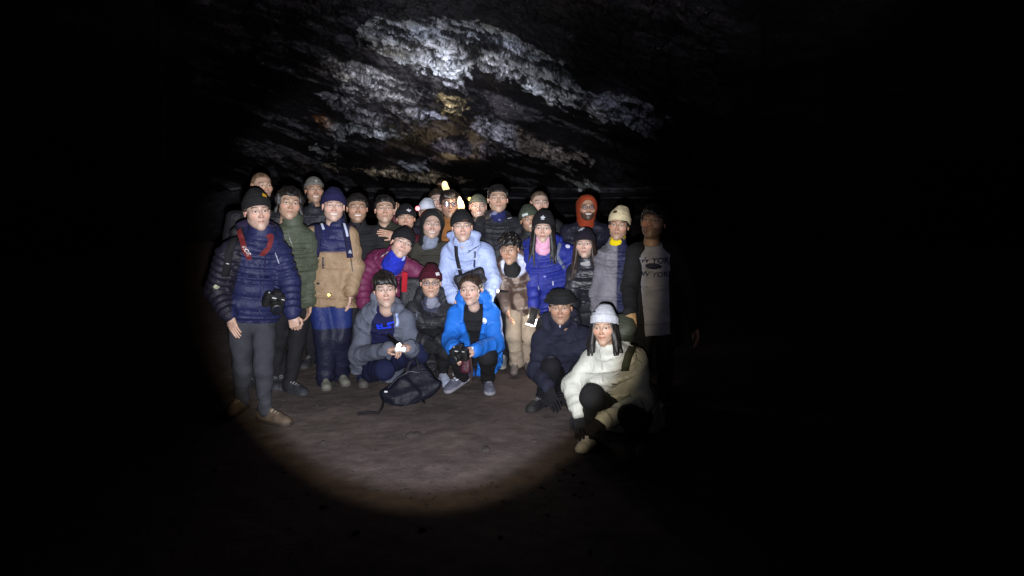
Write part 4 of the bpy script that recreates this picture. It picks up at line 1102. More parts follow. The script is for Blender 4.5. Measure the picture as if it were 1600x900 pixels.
def c_s10(V, pa, sn, u, v, _):
    c = np.tile(lin(30, 32, 62), (len(V), 1)); c = mixc(c, -.02-u, lin(110, 108, 116)); c = mixc(c, u-.085, BLACK); return mixc(c, np.minimum(V[:, 2]-1.255, .16-np.abs(u)), lin(214, 190, 20))
S10 = person('person with dark fringe under a cream beanie and yellow collar',
    (967, 352, 5.35), 45, yaw=-8, roll=6, skin='tan', hair=('fringe', 4, DKHAIR), hat=('slouch', lin(186, 172, 140)), group=GRP,
    j=dict(sa=(944, 408, 5.42), sb=(994, 400, 5.42)), top=dict(col=c_s10, th=.024, collar=.03), gaiter=dict(col=lin(214, 188, 16), hi=.06, r=.068))
S11 = person('dim person in grey lettered sweatshirt and open black coat at the right edge',
    (1021, 347, 4.90), 52, yaw=-14, roll=6, pitch=-8, skin='tan', beard=.5, hair=('fringe', 7, DKHAIR), group=GRP,
    j=dict(sa=(993, 396, 4.95), sb=(1056, 396, 4.95), ea=(984, 450, 4.84), wa=(984, 486, 4.62), ha=(988, 520, 4.52), eb=(1078, 455, 4.97), wb=(1087, 508, 4.88), hb=(1092, 540, 4.84), pv=(1022, 500, 5.02)),
    hands=('hold', 'relax'), palms=((.1, .2, -1), None), glove=(lin(164, 132, 92), None),
    shirt=dict(col=lin(140, 140, 150), name='sweatshirt', th=.014, hem=.06, mat='cloth'),
    top=dict(name='coat', col=(.010, .010, .011), th=.030, arm=(.074, .064, .052), hem=.16, open=([0, .5, .8, 1.0], [.085, .10, .11, .06]), mat='cloth'))
# behind ------------------------------------------------------------------
B1 = person('tall grinning person in grey knitted cap at the back left', (491, 297, 6.35), 38, yaw=12, smile=.9, skin='tan', hair=('short', 8, DKHAIR), hat=('cap', lin(104, 102, 98)), q=0, group=GRP,
    top=dict(col=(.016, .016, .022), th=.024, collar=.04))
B2 = person('smiling dark haired person in black top beside the tan jacket', (558, 325, 6.2), 43, yaw=6, smile=1.0, skin='tan', hair=('short', 9, DKHAIR), group=GRP,
    top=dict(col=(.013, .013, .015), th=.02, collar=.03, mat='cloth'))
B3 = person('dark haired person in dark olive coat resting a hand on the maroon jacket', (601, 327, 6.3), 44, yaw=4, pitch=-4, skin='mid', hair=('short', 10, DKHAIR), group=GRP,
    j=dict(eb=(628, 400, 6.2), wb=(618, 368, 5.98), hb=(600, 364, 5.92)), hands=('relax', 'flat'), palms=(None, (0, .8, -.6)),
    top=dict(col=lin(42, 42, 34), th=.03, collar=.02, mat='cloth', fold=1.4))
B4 = person('person in black beanie with white badge and dark red coat, hand raised', (634, 341, 6.6), 40, yaw=2, skin='mid', hair=('short', 11, DKHAIR), hat=('beanie_low', (.012, .012, .014)), q=0, group=GRP,
    j=dict(ea=(618, 380, 6.75), wa=(618, 340, 6.72), ha=(622, 318, 6.70)), hands=('relax', 'relax'), palms=((0, -1, 0), None),
    top=dict(col=lin(70, 22, 34), th=.022, collar=.04))
B5 = person('half hidden person in white beanie behind the black hood', (667, 333, 6.8), 36, yaw=-6, skin='mid', hair=None, hat=('slouch', lin(190, 194, 206)), q=0, group=GRP, top=dict(col=(.02, .018, .03), th=.02))
B6 = person('fair person with dark hair looking over the glasses wearer', (684, 314, 7.05), 39, yaw=3, skin='fair', hair=('short', 12, BRHAIR), q=0, group=GRP, top=dict(col=(.03, .025, .03), th=.02))
B7 = person('person wearing glasses and a rust brown jacket behind the pale blue jacket', (703, 319, 6.7), 43, yaw=4, skin='tan', hair=('fringe', 13, (.016, .011, .009)), group=GRP, top=dict(col=lin(132, 86, 46), th=.024, collar=.03, mat='cloth'))
B8 = person('smiling person in grey hat and grey fleece behind the pale blue hood', (747, 323, 6.75), 38, yaw=4, smile=.9, skin='fair', hair=('buzz', 12, BRHAIR), hat=('cap', lin(84, 86, 76)), q=0, group=GRP, top=dict(col=lin(92, 86, 88), th=.024, mat='cloth', collar=.04))
B9 = person('tall dark haired person in black jacket with navy patterned gaiter', (778, 311, 6.4), 45, yaw=4, pitch=-3, skin='mid', nose=.5, hair=('short', 14, DKHAIR), group=GRP,
    top=dict(col=(.014, .014, .018), th=.03, collar=.02, mat='nylon', hood=1.0), gaiter=dict(col=lin(36, 40, 84), col2=lin(120, 122, 150), hi=.06, r=.072, mix=.4))
B10 = person('person in olive knitted beanie leaning in beside the pink gaiter', (827, 343, 6.3), 40, yaw=10, roll=-8, smile=.7, skin='tan', hair=('short', 15, DKHAIR), hat=('cuff', lin(60, 66, 54)), q=0, group=GRP, top=dict(col=(.016, .016, .018), th=.024, collar=.04))
B11 = person('close cropped person peering over the olive beanie', (843, 318, 6.85), 39, yaw=10, smile=.4, skin='fair', hair=('buzz', 3, (.10, .07, .05)), q=0, group=GRP, top=dict(col=(.016, .016, .018), th=.02))
B12 = person('bearded grinning person with glasses and bright orange hood', (917, 326, 6.1), 40, yaw=8, pitch=-6, smile=1.0, skin='tan', beard=.85, hair=('short', 16, DKHAIR), hat=('hood', lin(124, 46, 20)), group=GRP, top=dict(col=lin(20, 20, 34), th=.03, collar=.05, hood=.8))
B13 = person('tall person whose head shows dimly above the navy jacket wearer', (409, 291, 5.55), 40, yaw=25, skin='mid', hair=('buzz', 5, (.16, .10, .06)), q=0, group=GRP, j=dict(nk=(402, 333, 5.65)), top=dict(col=BLACK, th=.02))
B15 = person('furthest person with face lit orange by a raised lamp', (689, 293, 10.6), 25, yaw=-4, skin='mid', hair=('short', 17, BRHAIR), q=0, group=GRP, j=dict(eb=(708, 330, 10.4), wb=(700, 312, 10.25), hb=(697, 302, 10.22)), hands=('relax', 'hold'), palms=(None, (-1, 0, 0)), top=dict(col=(.02, .02, .02), th=.02))
# crouching in front -------------------------------------------------------
def c_f1(V, pa, sn, u, v, _): return np.tile(lin(88, 92, 106), (len(V), 1))
F1 = person('kneeling person in open grey hooded jacket and navy t-shirt, hands holding a torch', (602, 452, 5.40), 53, yaw=4, roll=-3, skin='fair', jaw=.2, smile=.3, hair=('fringe', 18, DKHAIR), group=GRP, s=.98,
    lockset=[([[(.03, -.03, .105), (.06, -.075, .085), (.075, -.09, .055), (.078, -.085, .02)], [(.0, -.04, .11), (.03, -.10, .085), (.045, -.108, .055), (.055, -.10, .035)], [(-.03, -.03, .11), (-.02, -.10, .085), (.0, -.112, .06), (.02, -.105, .04)], [(-.04, -.03, .10), (-.065, -.07, .08), (-.07, -.08, .05), (-.07, -.07, .02)]], .014)],
    j=dict(nk=(603, 484, 5.47), sa=(570, 503, 5.58), sb=(634, 500, 5.55), ea=(560, 556, 5.46), wa=(606, 546, 5.18), ha=(628, 545, 5.10), eb=(646, 548, 5.44), wb=(640, 543, 5.18), hb=(624, 540, 5.10), pv=(592, 562, 5.80),
           ka=(600, 578, 5.36), aa=(568, 592, 5.80), ta=(568, 612, 5.5), kb=(652, 552, 5.40), ab=(652, 588, 5.72), tb=(660, 600, 5.5)), hands=('hold', 'hold'), palms=((.2, -.3, -1), (-.2, -.3, -1)),
    shirt=dict(col=lin(24, 24, 62), name='t_shirt', th=.006, hem=.04), top=dict(col=c_f1, th=.034, arm=(.078, .072, .054), hood=1.0, collar=.03, hem=.06, open=([0, .5, .8, 1.0], [.04, .085, .085, .06]), fold=1.2, mat='cloth', bw=1.08),
    pants=dict(col=lin(26, 30, 62), r=(.098, .080, .060)), shoes=dict(kind='boot', col=lin(84, 80, 80), sole=lin(70, 66, 64)))
F2 = person('crouching person in maroon beanie, glasses and bulky black jacket', (673, 441, 5.62), 47, yaw=2, skin='mid', hair=('short', 19, DKHAIR), hat=('cuff', lin(62, 16, 30)), group=GRP, s=.96,
    j=dict(nk=(674, 470, 5.69), sa=(645, 486, 5.76), sb=(704, 486, 5.76), ea=(642, 524, 5.62), wa=(664, 534, 5.44), eb=(708, 524, 5.62), wb=(688, 534, 5.44), pv=(675, 550, 5.98), ka=(658, 545, 5.52), kb=(698, 548, 5.50), aa=(652, 584, 5.75), ab=(690, 578, 5.72), tb=(706, 588, 5.5)),
    hands=('hold', 'hold'), palms=((.5, .5, -1), (-.5, .5, -1)), glove=((.014, .014, .016), (.014, .014, .016)),
    top=dict(col=(.017, .017, .021), th=.036, arm=(.084, .078, .062), collar=.03, hood=1.05, hem=.05, fold=1.4), gaiter=dict(col=lin(60, 62, 80), col2=lin(120, 122, 136), hi=.05, r=.068, mix=.2), shoes=dict(col=lin(150, 156, 176), sole=lin(160, 164, 178)))
F3 = person('crouching person with tied back dark hair in open bright blue jacket', (736, 452, 5.35), 49, yaw=-14, roll=-5, fem=1, smile=.6, skin='fair', hair=('tied', 20, BRHAIR), group=GRP, s=.96,
    j=dict(nk=(740, 479, 5.42), sa=(713, 492, 5.50), sb=(767, 491, 5.48), ea=(704, 534, 5.36), wa=(710, 546, 5.14), ha=(718, 560, 5.06), eb=(776, 538, 5.34), wb=(742, 546, 5.10), hb=(722, 548, 5.02), pv=(745, 556, 5.76),
           ka=(716, 556, 5.26), aa=(722, 584, 5.56), ta=(690, 600, 5.40), kb=(762, 556, 5.22), ab=(762, 588, 5.58), tb=(768, 610, 5.3)), hands=('hold', 'hold'), palms=((.6, 0, -1), (0, .2, -1)),
    shirt=dict(col=(.010, .010, .012), name='shirt', th=.004, hem=.03), top=dict(col=lin(34, 106, 200), th=.030, arm=(.076, .070, .054), hood=1.1, collar=.02, hem=.06, open=([0, .35, .8, 1.0], [.004, .03, .075, .075]), fold=1.2),
    pants=dict(col=(.012, .012, .014), r=(.092, .074, .056)), shoes=dict(col=lin(86, 88, 104), sole=lin(140, 140, 150), lace=lin(200, 200, 205), k=1.05))
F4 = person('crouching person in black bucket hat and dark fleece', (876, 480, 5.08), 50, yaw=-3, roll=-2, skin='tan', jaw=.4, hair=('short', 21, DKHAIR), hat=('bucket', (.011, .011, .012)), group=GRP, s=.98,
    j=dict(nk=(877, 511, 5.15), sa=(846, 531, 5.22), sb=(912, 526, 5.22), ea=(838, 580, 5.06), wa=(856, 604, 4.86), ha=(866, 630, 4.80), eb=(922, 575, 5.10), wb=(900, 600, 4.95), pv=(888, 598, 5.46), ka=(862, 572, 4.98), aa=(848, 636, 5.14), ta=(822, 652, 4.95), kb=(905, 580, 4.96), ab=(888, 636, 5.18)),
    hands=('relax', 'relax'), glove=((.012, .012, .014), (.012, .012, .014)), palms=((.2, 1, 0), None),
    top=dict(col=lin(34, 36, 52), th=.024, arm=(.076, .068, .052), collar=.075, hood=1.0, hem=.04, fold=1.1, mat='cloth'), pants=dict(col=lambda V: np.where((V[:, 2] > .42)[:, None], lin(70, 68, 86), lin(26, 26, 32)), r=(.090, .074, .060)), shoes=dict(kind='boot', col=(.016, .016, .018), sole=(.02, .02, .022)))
F5 = person('crouching person in white jacket and white ribbed beanie, nearest on the right', (944, 510, 4.25), 57, yaw=-12, roll=-4, fem=1, smile=.5, skin='mid', hair=('under', 22, DKHAIR), hat=('cuff', lin(178, 180, 188)), group=GRP, s=.94,
    j=dict(nk=(951, 546, 4.33), sa=(922, 566, 4.40), sb=(995, 566, 4.42), ea=(893, 602, 4.36), wa=(904, 642, 4.22), ha=(907, 676, 4.18), eb=(1006, 628, 4.30), wb=(944, 656, 4.02), hb=(925, 668, 3.96), pv=(985, 648, 4.66), ka=(926, 620, 4.08), aa=(926, 676, 4.34), ta=(908, 694, 4.2), kb=(985, 652, 4.00), ab=(1004, 700, 4.28), tb=(1003, 730, 4.1)),
    hands=('relax', 'hold'), glove=((.014, .014, .016), (.014, .014, .016)), palms=((.2, 1, 0), (0, .4, -1)),
    top=dict(col=lin(184, 185, 176), th=.026, arm=(.074, .068, .054), collar=.055, hem=.10, fold=1.2, bw=1.05), pants=dict(col=(.010, .010, .011), r=(.094, .074, .054)), shoes=dict(col=lin(196, 194, 190), sole=lin(190, 188, 182), lace=lin(220, 220, 220)))

# ------------------------------------------------------------------ marks on clothing, zips and fastenings
def zipline(P, path, w=.007, col=(.02, .02, .03), on='top'):
    r = strap([P['bvh'](on)], path, w, .001, .0018, 22)
    if r: mesh_obj('zipper', r[0], r[1], M['plastic'], P['parts'][on], col=np.tile(col, (len(r[0]), 1)), base=P['base'])
decal(S1, 'hat', 'badge', 413, 305, flat_shape('diamond', .019, .019), lin(200, 150, 30), 12)
zipline(S1, [(416, 380), (413, 430), (405, 494)], .009, lin(24, 24, 60))
zipline(S1, [(430, 395), (436, 412)], .007, lin(150, 150, 170))
zipline(S2, [(446, 352), (458, 385), (462, 460)], .008, lin(90, 92, 84))
zipline(S2, [(452, 372), (457, 384)], .007, lin(150, 150, 145))
decal(S3, 'top', 'reflector', 482, 388, flat_shape('rect', .020, .008), BLACK)
zipline(S3, [(505, 402), (505, 420)], .012, lin(24, 24, 50)); zipline(S3, [(548, 402), (551, 424)], .008, lin(60, 50, 42))
decal(S3, 'top', 'pocket_tab', 497, 443, flat_shape('rect', .012, .008), BLACK)
decal(S4, 'hat', 'monogram_letter', 648, 364, text_shape('N', .060), lin(200, 205, 225), -18)
decal(S4, 'hat', 'monogram_letter', 648, 365, text_shape('Y', .062), lin(200, 205, 225), -18, off=.005)
zipline(S4, [(594, 402), (607, 393)], .014, lin(150, 140, 150))
decal(S6, 'hat', 'patch', 727, 344, flat_shape('rect', .020, .011), lin(52, 34, 26))
zipline(S6, [(742, 393), (741, 418)], .016, lin(40, 44, 70)); zipline(S6, [(730, 395), (748, 384)], .005, lin(40, 44, 70)); zipline(S6, [(733, 424), (733, 450)], .006, lin(128, 140, 182))
for a, b in ((733, 392), (743, 387)): decal(S6, 'top', 'snap', a, b, flat_shape('disc', .006, .006), lin(40, 42, 60))
decal(S8, 'hat', 'emblem', 848, 341, flat_shape('trefoil', .016, .026), lin(190, 190, 195))
decal(S8, 'top', 'badge', 887, 385, flat_shape('disc', .020, .019), lin(205, 205, 225))
zipline(S8, [(842, 390), (841, 420), (840, 462)], .008, lin(26, 26, 96)); decal(S8, 'top', 'zip_pull', 841, 450, flat_shape('rect', .006, .014), lin(190, 190, 205)); decal(S8, 'top', 'snap', 851, 432, flat_shape('disc', .010, .008), lin(140, 140, 200)); decal(S8, 'top', 'zip_pull', 864, 442, flat_shape('rect', .005, .012), lin(190, 190, 205))
zipline(S8, [(842, 418), (868, 412), (895, 414)], .006, lin(26, 26, 96))
decal(S9, 'hat', 'patch', 908, 358, flat_shape('rect', .020, .019), lin(178, 178, 186), 8)
decal(S10, 'hat', 'oval_patch', 961, 331, flat_shape('disc', .019, .014), lin(66, 52, 34))
decal(S11, 'shirt', 'lettering', 1019, 407, text_shape('NEW YORK', .060, .02), lin(36, 40, 66), -3)
decal(S11, 'shirt', 'oval_emblem', 1021, 416, flat_shape('disc', .058, .022), lin(30, 34, 54), -3)
decal(S11, 'shirt', 'lettering', 1019, 429, text_shape('NEW YORK', .056, .02), lin(52, 56, 80), -3)
decal(B1, 'hat', 'emblem', 494, 283, flat_shape('disc', .010, .009), lin(180, 180, 176))
decal(B4, 'hat', 'badge', 639, 328, flat_shape('diamond', .026, .020), lin(190, 190, 195))
decal(B9, 'top', 'chest_logo', 796, 341, flat_shape('rect', .020, .005), lin(150, 150, 158), 20)
decal(B10, 'hat', 'label', 820, 336, flat_shape('rect', .026, .013), lin(176, 182, 176), 18)
decal(B10, 'top', 'label', 831, 379, flat_shape('rect', .008, .020), lin(190, 190, 196), -30)
decal(F1, 'shirt', 'lettering', 604, 509, text_shape('EL.ST', .070, .03), lin(20, 62, 230), 6)
zipline(F1, [(588, 488), (591, 505)], .016, lin(196, 204, 225)); zipline(F1, [(620, 490), (622, 505), (612, 522)], .026, lin(150, 164, 206))
decal(F2, 'hat', 'badge', 684, 428, flat_shape('rect', .018, .013), lin(190, 185, 190), 12)
decal(F2, 'top', 'reflector', 648, 454, flat_shape('rect', .006, .024), lin(200, 200, 206), -24)
zipline(F2, [(674, 490), (674, 530)], .008, lin(40, 40, 48)); zipline(F2, [(652, 486), (650, 500)], .012, lin(70, 72, 90))
decal(F3, 'top', 'round_badge', 756, 501, flat_shape('disc', .021, .021), lin(225, 230, 232))
decal(F3, 'top', 'cuff_tab', 738, 546, flat_shape('rect', .009, .019), lin(215, 225, 238), 10)
zipline(F3, [(729, 500), (731, 520), (737, 536)], .026, lin(40, 118, 150)); zipline(F3, [(752, 486), (748, 505), (740, 534)], .016, lin(40, 118, 150))
for q in range(3): decal(F3, 'shoe0', 'stripe', 715+q*3.4, 593-q*2.8, flat_shape('rect', .020, .0045), lin(225, 228, 235), 20)
decal(F4, 'hat', 'side_label', 846, 466, flat_shape('rect', .008, .016), lin(190, 190, 196))
decal(F4, 'top', 'zip_pull', 875, 509, flat_shape('rect', .005, .012), lin(180, 180, 188))
decal(F4, 'glove0', 'wrist_buckle', 855, 600, flat_shape('rect', .008, .014), lin(200, 200, 204))
decal(F5, 'hat', 'emblem', 929, 487, flat_shape('rect', .011, .006), lin(24, 34, 60), 14)
zipline(F5, [(938, 546), (941, 575), (944, 615)], .010, lin(176, 176, 168))
# stitched parting lines of the quilted jackets' hems
# ------------------------------------------------------------------ spectacles
def glasses(P, col, tint=None):
    Rh, hs, hd = P['Rh'], P['hs'], P['J']['hd']; toW = lambda V: hd+hs*(np.asarray(V)@Rh.T)
    ps = []
    for sx in (-1, 1):
        th = np.linspace(0, 2*math.pi, 19); ring = np.stack([sx*.033+.025*np.cos(th), -.104+.012*np.abs(np.cos(th))*(np.sign(np.cos(th)) == sx), .002+.019*np.sin(th)], 1)
        v, f = tube(ring, .0024, 5); ps.append((toW(v), f))
        v, f = tube([(sx*.058, -.090, .006), (sx*.076, -.03, .008), (sx*.082, .02, .006)], .0022, 5); ps.append((toW(v), f))
    v, f = tube([(-.009, -.106, .006), (0, -.110, .009), (.009, -.106, .006)], .0022, 5); ps.append((toW(v), f))
    V, F, _ = joinm(ps); o = mesh_obj('spectacles', V, F, M['plastic'], P['root'], col=np.tile(col, (len(V), 1)), base=P['base'])
    if tint is not None:
        for sx in (-1, 1):
            V2, F2 = flat_shape('disc', .0235, .0175); V = np.array([(sx*.033+a, -.1045+.25*max(0, sx*a)**1.0*.45, .002+b) for a, b in V2])
            Vb = V+np.array([0, .0015, 0]); k = len(V)
            mesh_obj('lens', toW(np.concatenate([V, Vb])), [list(q) for q in F2]+[[i+k for i in q[::-1]] for q in F2], M['lens_clear'], o, base=P['base'])
def clear_glass(name, col):
    m = bpy.data.materials.new(name); m.use_nodes = True; nt = m.node_tree; N = nt.nodes; L = nt.links; N.remove(N['Principled BSDF'])
    t = N.new('ShaderNodeBsdfTransparent'); g = N.new('ShaderNodeBsdfGlossy'); g.inputs['Roughness'].default_value = .08; g.inputs['Color'].default_value = (*col, 1)
    f = N.new('ShaderNodeFresnel'); f.inputs[0].default_value = 1.5; mx = N.new('ShaderNodeMixShader')
    t.inputs[0].default_value = (.92, .93, .97, 1)
    L.new(f.outputs[0], mx.inputs[0]); L.new(t.outputs[0], mx.inputs[1]); L.new(g.outputs[0], mx.inputs[2]); L.new(mx.outputs[0], N['Material Output'].inputs[0]); return m
M['lens_clear'] = clear_glass('spectacle_lens', (.7, .8, 1.0))
glasses(B7, (.02, .03, .06), 1); glasses(F2, (.10, .09, .08), 1); glasses(B12, (.02, .02, .02), 1)

# ------------------------------------------------------------------ things carried, worn over clothes or set down
def thing(name, label, cat, at_, group=None):
    o = empty(name, at_); tag(o, label, cat, group); return o
def put(name, V, F, mat, root, col, parent=None, smooth=True):
    return mesh_obj(name, V, F, M[mat], parent or root, col=np.tile(np.asarray(col, float), (len(V), 1)), base=np.array(root.location), smooth=smooth)
def frame(fwd, up=(0, 0, 1)):
    f = nrm(fwd); x = nrm(np.cross(up, f)); u = np.cross(f, x); return np.stack([x, f, u], 1)
def cyl(a, b, r0, r1, n=14):
    """capped round bar with a softened rim"""
    a = np.asarray(a, float); b = np.asarray(b, float); d = b-a; L = np.linalg.norm(d); e = min(.12*L, .3*min(r0, r1)); dn = d/L
    V, F = tube([a, a, a+dn*e, b-dn*e, b, b] if False else [a-dn*.0001, a, a+dn*e, b-dn*e, b, b+dn*.0001], [r0*.05, r0*.82, r0, r1, r1*.82, r1*.05], n); return V, F
def camera_thing(label, c, fwd, up, strap_paths, bvhs, strapcol, text=None, letters=None, strapw=.036):
    c = np.asarray(c, float); R = frame(fwd, up); T = lambda V: c+V@R.T
    o = thing('camera', label, 'camera', c)
    V, F = boxm((0, 0, 0), (.066, .030, .045), None, .010); put('camera_body', T(V), F, 'plastic', o, (.012, .012, .013), smooth=False)
    V, F = boxm((-.050, .014, -.004), (.020, .032, .042), None, .012); put('grip', T(V), F, 'plastic', o, (.010, .010, .010), smooth=False)
    V, F = boxm((.004, .006, .056), (.026, .030, .018), None, .010); put('viewfinder_hump', T(V), F, 'plastic', o, (.012, .012, .013), smooth=False)
    V, F = cyl((.008, .028, -.004), (.008, .085, -.004), .035, .034); l = put('lens_barrel', T(V), F, 'plastic', o, (.014, .014, .014))
    V, F = cyl((.008, .080, -.004), (.008, .122, -.004), .032, .040); put('lens_hood', T(V), F, 'plastic', o, (.010, .010, .010), l)
    V, F = cyl((.008, .100, -.004), (.008, .1225, -.004), .030, .030); put('front_glass', T(V), F, 'glass', o, (.01, .012, .02), l)
    V, F = cyl((-.046, .002, .044), (-.046, .002, .056), .011, .010); put('dial', T(V), F, 'metal', o, (.25, .25, .26))
    V, F = boxm((-.010, .031, .030), (.014, .002, .004), None, .001); put('nameplate', T(V), F, 'print', o, (.5, .5, .52), smooth=False)
    V, F = boxm((.046, .031, .032), (.010, .002, .003), None, .001); put('nameplate', T(V), F, 'print', o, (.5, .5, .52), smooth=False)
    for p in strap_paths:
        r = strap(bvhs, p, strapw, .006, .002, 30)
        if r:
            st = put('strap', r[0], r[1], 'print', o, strapcol, smooth=False)
            if letters:
                for (px, py, tx, rl, sz) in letters:
                    Pq = dict(bvh=lambda k, rr=r: bvh_of(*rr), parts={'s': st}, base=np.array(o.location)); decal(Pq, 's', 'strap_lettering', px, py, text_shape(tx, sz, .02), lin(205, 200, 200), rl, off=.0015)
                letters = None
    return o
B_S1 = [S1['bvh']('top')]
camera_thing('black camera hanging at the waist of the navy puffer jacket on a red strap', W(428, 469, 4.56), (.45, -1, -.42), (.35, 0, 1),
    [[(374, 360), (379, 378), (384, 394), (391, 405)], [(417, 372), (424, 368), (420, 388), (408, 398)]], B_S1, lin(104, 34, 36), None, [(385, 392, 'EOS', -68, .040)], .034)
r = strap(B_S1, [(391, 405), (402, 432), (418, 462)], .010, .004, .002)
B_F3 = [F3['bvh']('top'), F3['bvh']('trousers')]
camera_thing('small black camera with maroon case held by the blue jacket wearer', W(719, 553, 4.98), (-.5, -1, -.15), (0, 0, 1), [], B_F3, lin(60, 24, 34))
cse = thing('camera_case', 'dark maroon soft camera case hanging below the blue jacket cuff', 'camera case', W(729, 575, 5.06))
def case_f(Q): return rbox((Q-W(729, 567, 5.06))@np.array([[.95, .2, .1], [-.2, .95, 0], [-.1, 0, .95]]), (0, 0, 0), (.035, .03, .075), .022)+.004*waves(Q, 40, 6, 6)
V, F = surfnet(case_f, W(729, 567, 5.06)-.12, W(729, 567, 5.06)+.12, .011); put('pouch', V, F, 'leather', cse, lin(64, 26, 38))
V, F = tube([W(730, 548, 5.02), W(735, 560, 5.04), W(738, 580, 5.06), W(735, 598, 5.08)], .010, 6); put('hanging_strap', V, F, 'cloth', cse, lin(58, 46, 40))

# phone with its light on, held by the royal blue jacket
pc = W(832, 494, 5.66); ph = thing('phone', 'black phone with its light on held beside the beige trousers', 'phone', pc); R = frame((-.25, -1, -.1), (.28, 0, 1)); T = lambda V: pc+V@R.T
V, F = boxm((0, 0, 0), (.037, .0045, .075), None, .004); put('case', T(V), F, 'plastic', ph, (.05, .045, .035), smooth=False)
V, F = boxm((0, .005, .002), (.033, .001, .068), None, .0008); put('screen', T(V), F, 'screen', ph, (.01, .01, .012), smooth=False)
V, F = boxm((.000, .000, -.078), (.034, .006, .004), None, .003); put('light_strip', T(V), F, 'lamp_cool', ph, (1, 1, 1), smooth=False)
V, F = boxm((.040, .000, -.045), (.003, .006, .030), None, .002); put('light_strip', T(V), F, 'lamp_cool', ph, (1, 1, 1), smooth=False)
V, F = cyl((-.012, -.0045, -.06), (-.012, -.008, -.06), .008, .008); put('flash', T(V), F, 'lamp_cool', ph, (1, 1, 1))
def lamp(name, p, power, color, size=.02):
    l = bpy.data.lights.new(name, 'POINT'); l.energy = power; l.color = color; l.shadow_soft_size = size
    o = bpy.data.objects.new(name, l); COL.objects.link(o); o.location = p; return o
lamp('phone_light', W(818, 499, 5.62), 2.4, (1, .86, .66))
# the light that brightens the sleeve of the pale blue jacket: a hand torch lying in the crook of the brown jacket
def hand_torch(label, p, d, mat, L=.11, r=.017, col=(.02, .02, .022)):
    p = np.asarray(p, float); d = nrm(d); o = thing('hand_torch', label, 'torch', p)
    V, F = cyl(p-d*L, p, r*.8, r*.8); put('handle', V, F, 'metal', o, col)
    V, F = cyl(p-d*.012, p+d*.022, r*.9, r*1.35); put('head', V, F, 'metal', o, col)
    V, F = cyl(p+d*.018, p+d*.026, r*1.15, r*1.2); put('lamp_lens', V, F, mat, o, (1, 1, 1)); return o
hand_torch('small torch glowing in the hands of the kneeling grey jacket wearer', W(620, 537, 4.98), (.55, -.5, -.35), 'lamp_cool')
tp = thing('tissue_packet', 'crumpled white packet shining in the kneeling person\'s hands', 'packet', W(626, 545, 4.96))
V, F = surfnet(lambda Q: rbox(Q-W(626, 546, 4.95), (0, 0, 0), (.040, .016, .016), .012)+.006*waves(Q, 90, 3, 6), W(626, 546, 4.95)-.07, W(626, 546, 4.95)+.07, .006); put('wrapper', V, F, 'print', tp, (.82, .83, .86))
def glow_lamp(label, top_, bot, r0, r1, mat):
    """hand lantern: a tapering lit shade on a dark grip"""
    a = np.asarray(top_, float); b = np.asarray(bot, float); dn = nrm(b-a); o = thing('lantern', label, 'lantern', b+dn*.10)
    V, F = surfnet(lambda Q: cone(Q, a, b, r0, r1)+.004*waves(Q, 60, 5, 5), np.minimum(a, b)-.09, np.maximum(a, b)+.09, .010); put('lit_shade', V, F, mat, o, (1, 1, 1))
    V, F = cyl(b+dn*r1*.7, b+dn*(r1*.7+.10), .018, .016); put('grip', V, F, 'plastic', o, (.02, .02, .02)); return o
glow_lamp('raised lantern blazing beside the furthest face', W(695, 288, 10.20), W(697, 298, 10.18), .042, .052, 'lamp_glow')
glow_lamp('white lit lantern between the glasses wearer and the grey hat', W(718, 309, 6.60), W(721, 324, 6.58), .016, .034, 'lamp_glow')
hand_torch('tiny yellow lamp left of the grey hat', W(734, 312, 6.9), (0, -.9, .3), 'lamp_warm', .08, .014)
hand_torch('red glowing lamp beside the white beanie', W(653, 326, 6.5), (0, -1, .1), 'lamp_red', .08, .018)
hand_torch('small orange lamp clipped to the hem of the tan jacket', W(515, 460, 5.47), (0, -1, 0), 'lamp_warm', .03, .010, (.03, .03, .03))
lamp('raised_lamp_light', W(699, 290, 10.9)+np.array([0, 0, .05]), 3.0, (1, .72, .42), .03)
lamp('back_torch_light', W(721, 312, 6.55), 2.5, (1, .85, .65), .03)
lamp('sleeve_light', W(781, 452, 5.52), 1.6, (1, .95, .85), .02)
lamp('red_lamp_light', W(653, 324, 6.4), .12, (1, .2, .2), .02)
hand_torch('torch tucked under the brown jacket arm lighting the pale blue sleeve', W(782, 455, 5.62), (-.6, -.3, .1), 'lamp_cool', .07, .012)

# backpacks --------------------------------------------------------------
def bag_sdf(Q, c, R, h, seed, k=.010):
    q = (Q-c)@R; d = rbox(q, (0, 0, 0), h, min(h)*.75)
    d = smin(d, rbox(q, (0, h[1]*.85, -h[2]*.35), (h[0]*.78, h[1]*.45, h[2]*.5), min(h)*.4), .02)
    return d+k*np.abs(waves(Q, 22, seed, 7))+.004*waves(Q, 60, seed+2, 6)
bc = W(641, 596, 5.30); bc[2] = gz(bc[0], bc[1])+.085
bp = thing('backpack', 'black backpack lying on the ground before the kneeling person', 'backpack', (bc[0], bc[1], gz(bc[0], bc[1])))
R = rotz(math.radians(28))@roty(math.radians(-18))@frame((-.1, -.75, .55), (1, 0, .25))
V, F = surfnet(lambda Q: bag_sdf(Q, bc, R, (.14, .062, .22), 5, .016), bc-.36, bc+.36, .013); V[:, 2] = np.maximum(V[:, 2], floor_z(V[:, 0], V[:, 1])+.002); put('bag', V, F, 'nylon', bp, lin(20, 21, 34))
gp = lambda px, py: (lambda v: CAMP+v*(-(CAM_H-.012)/v[2]))(W(px, py, 5.0)-CAMP)
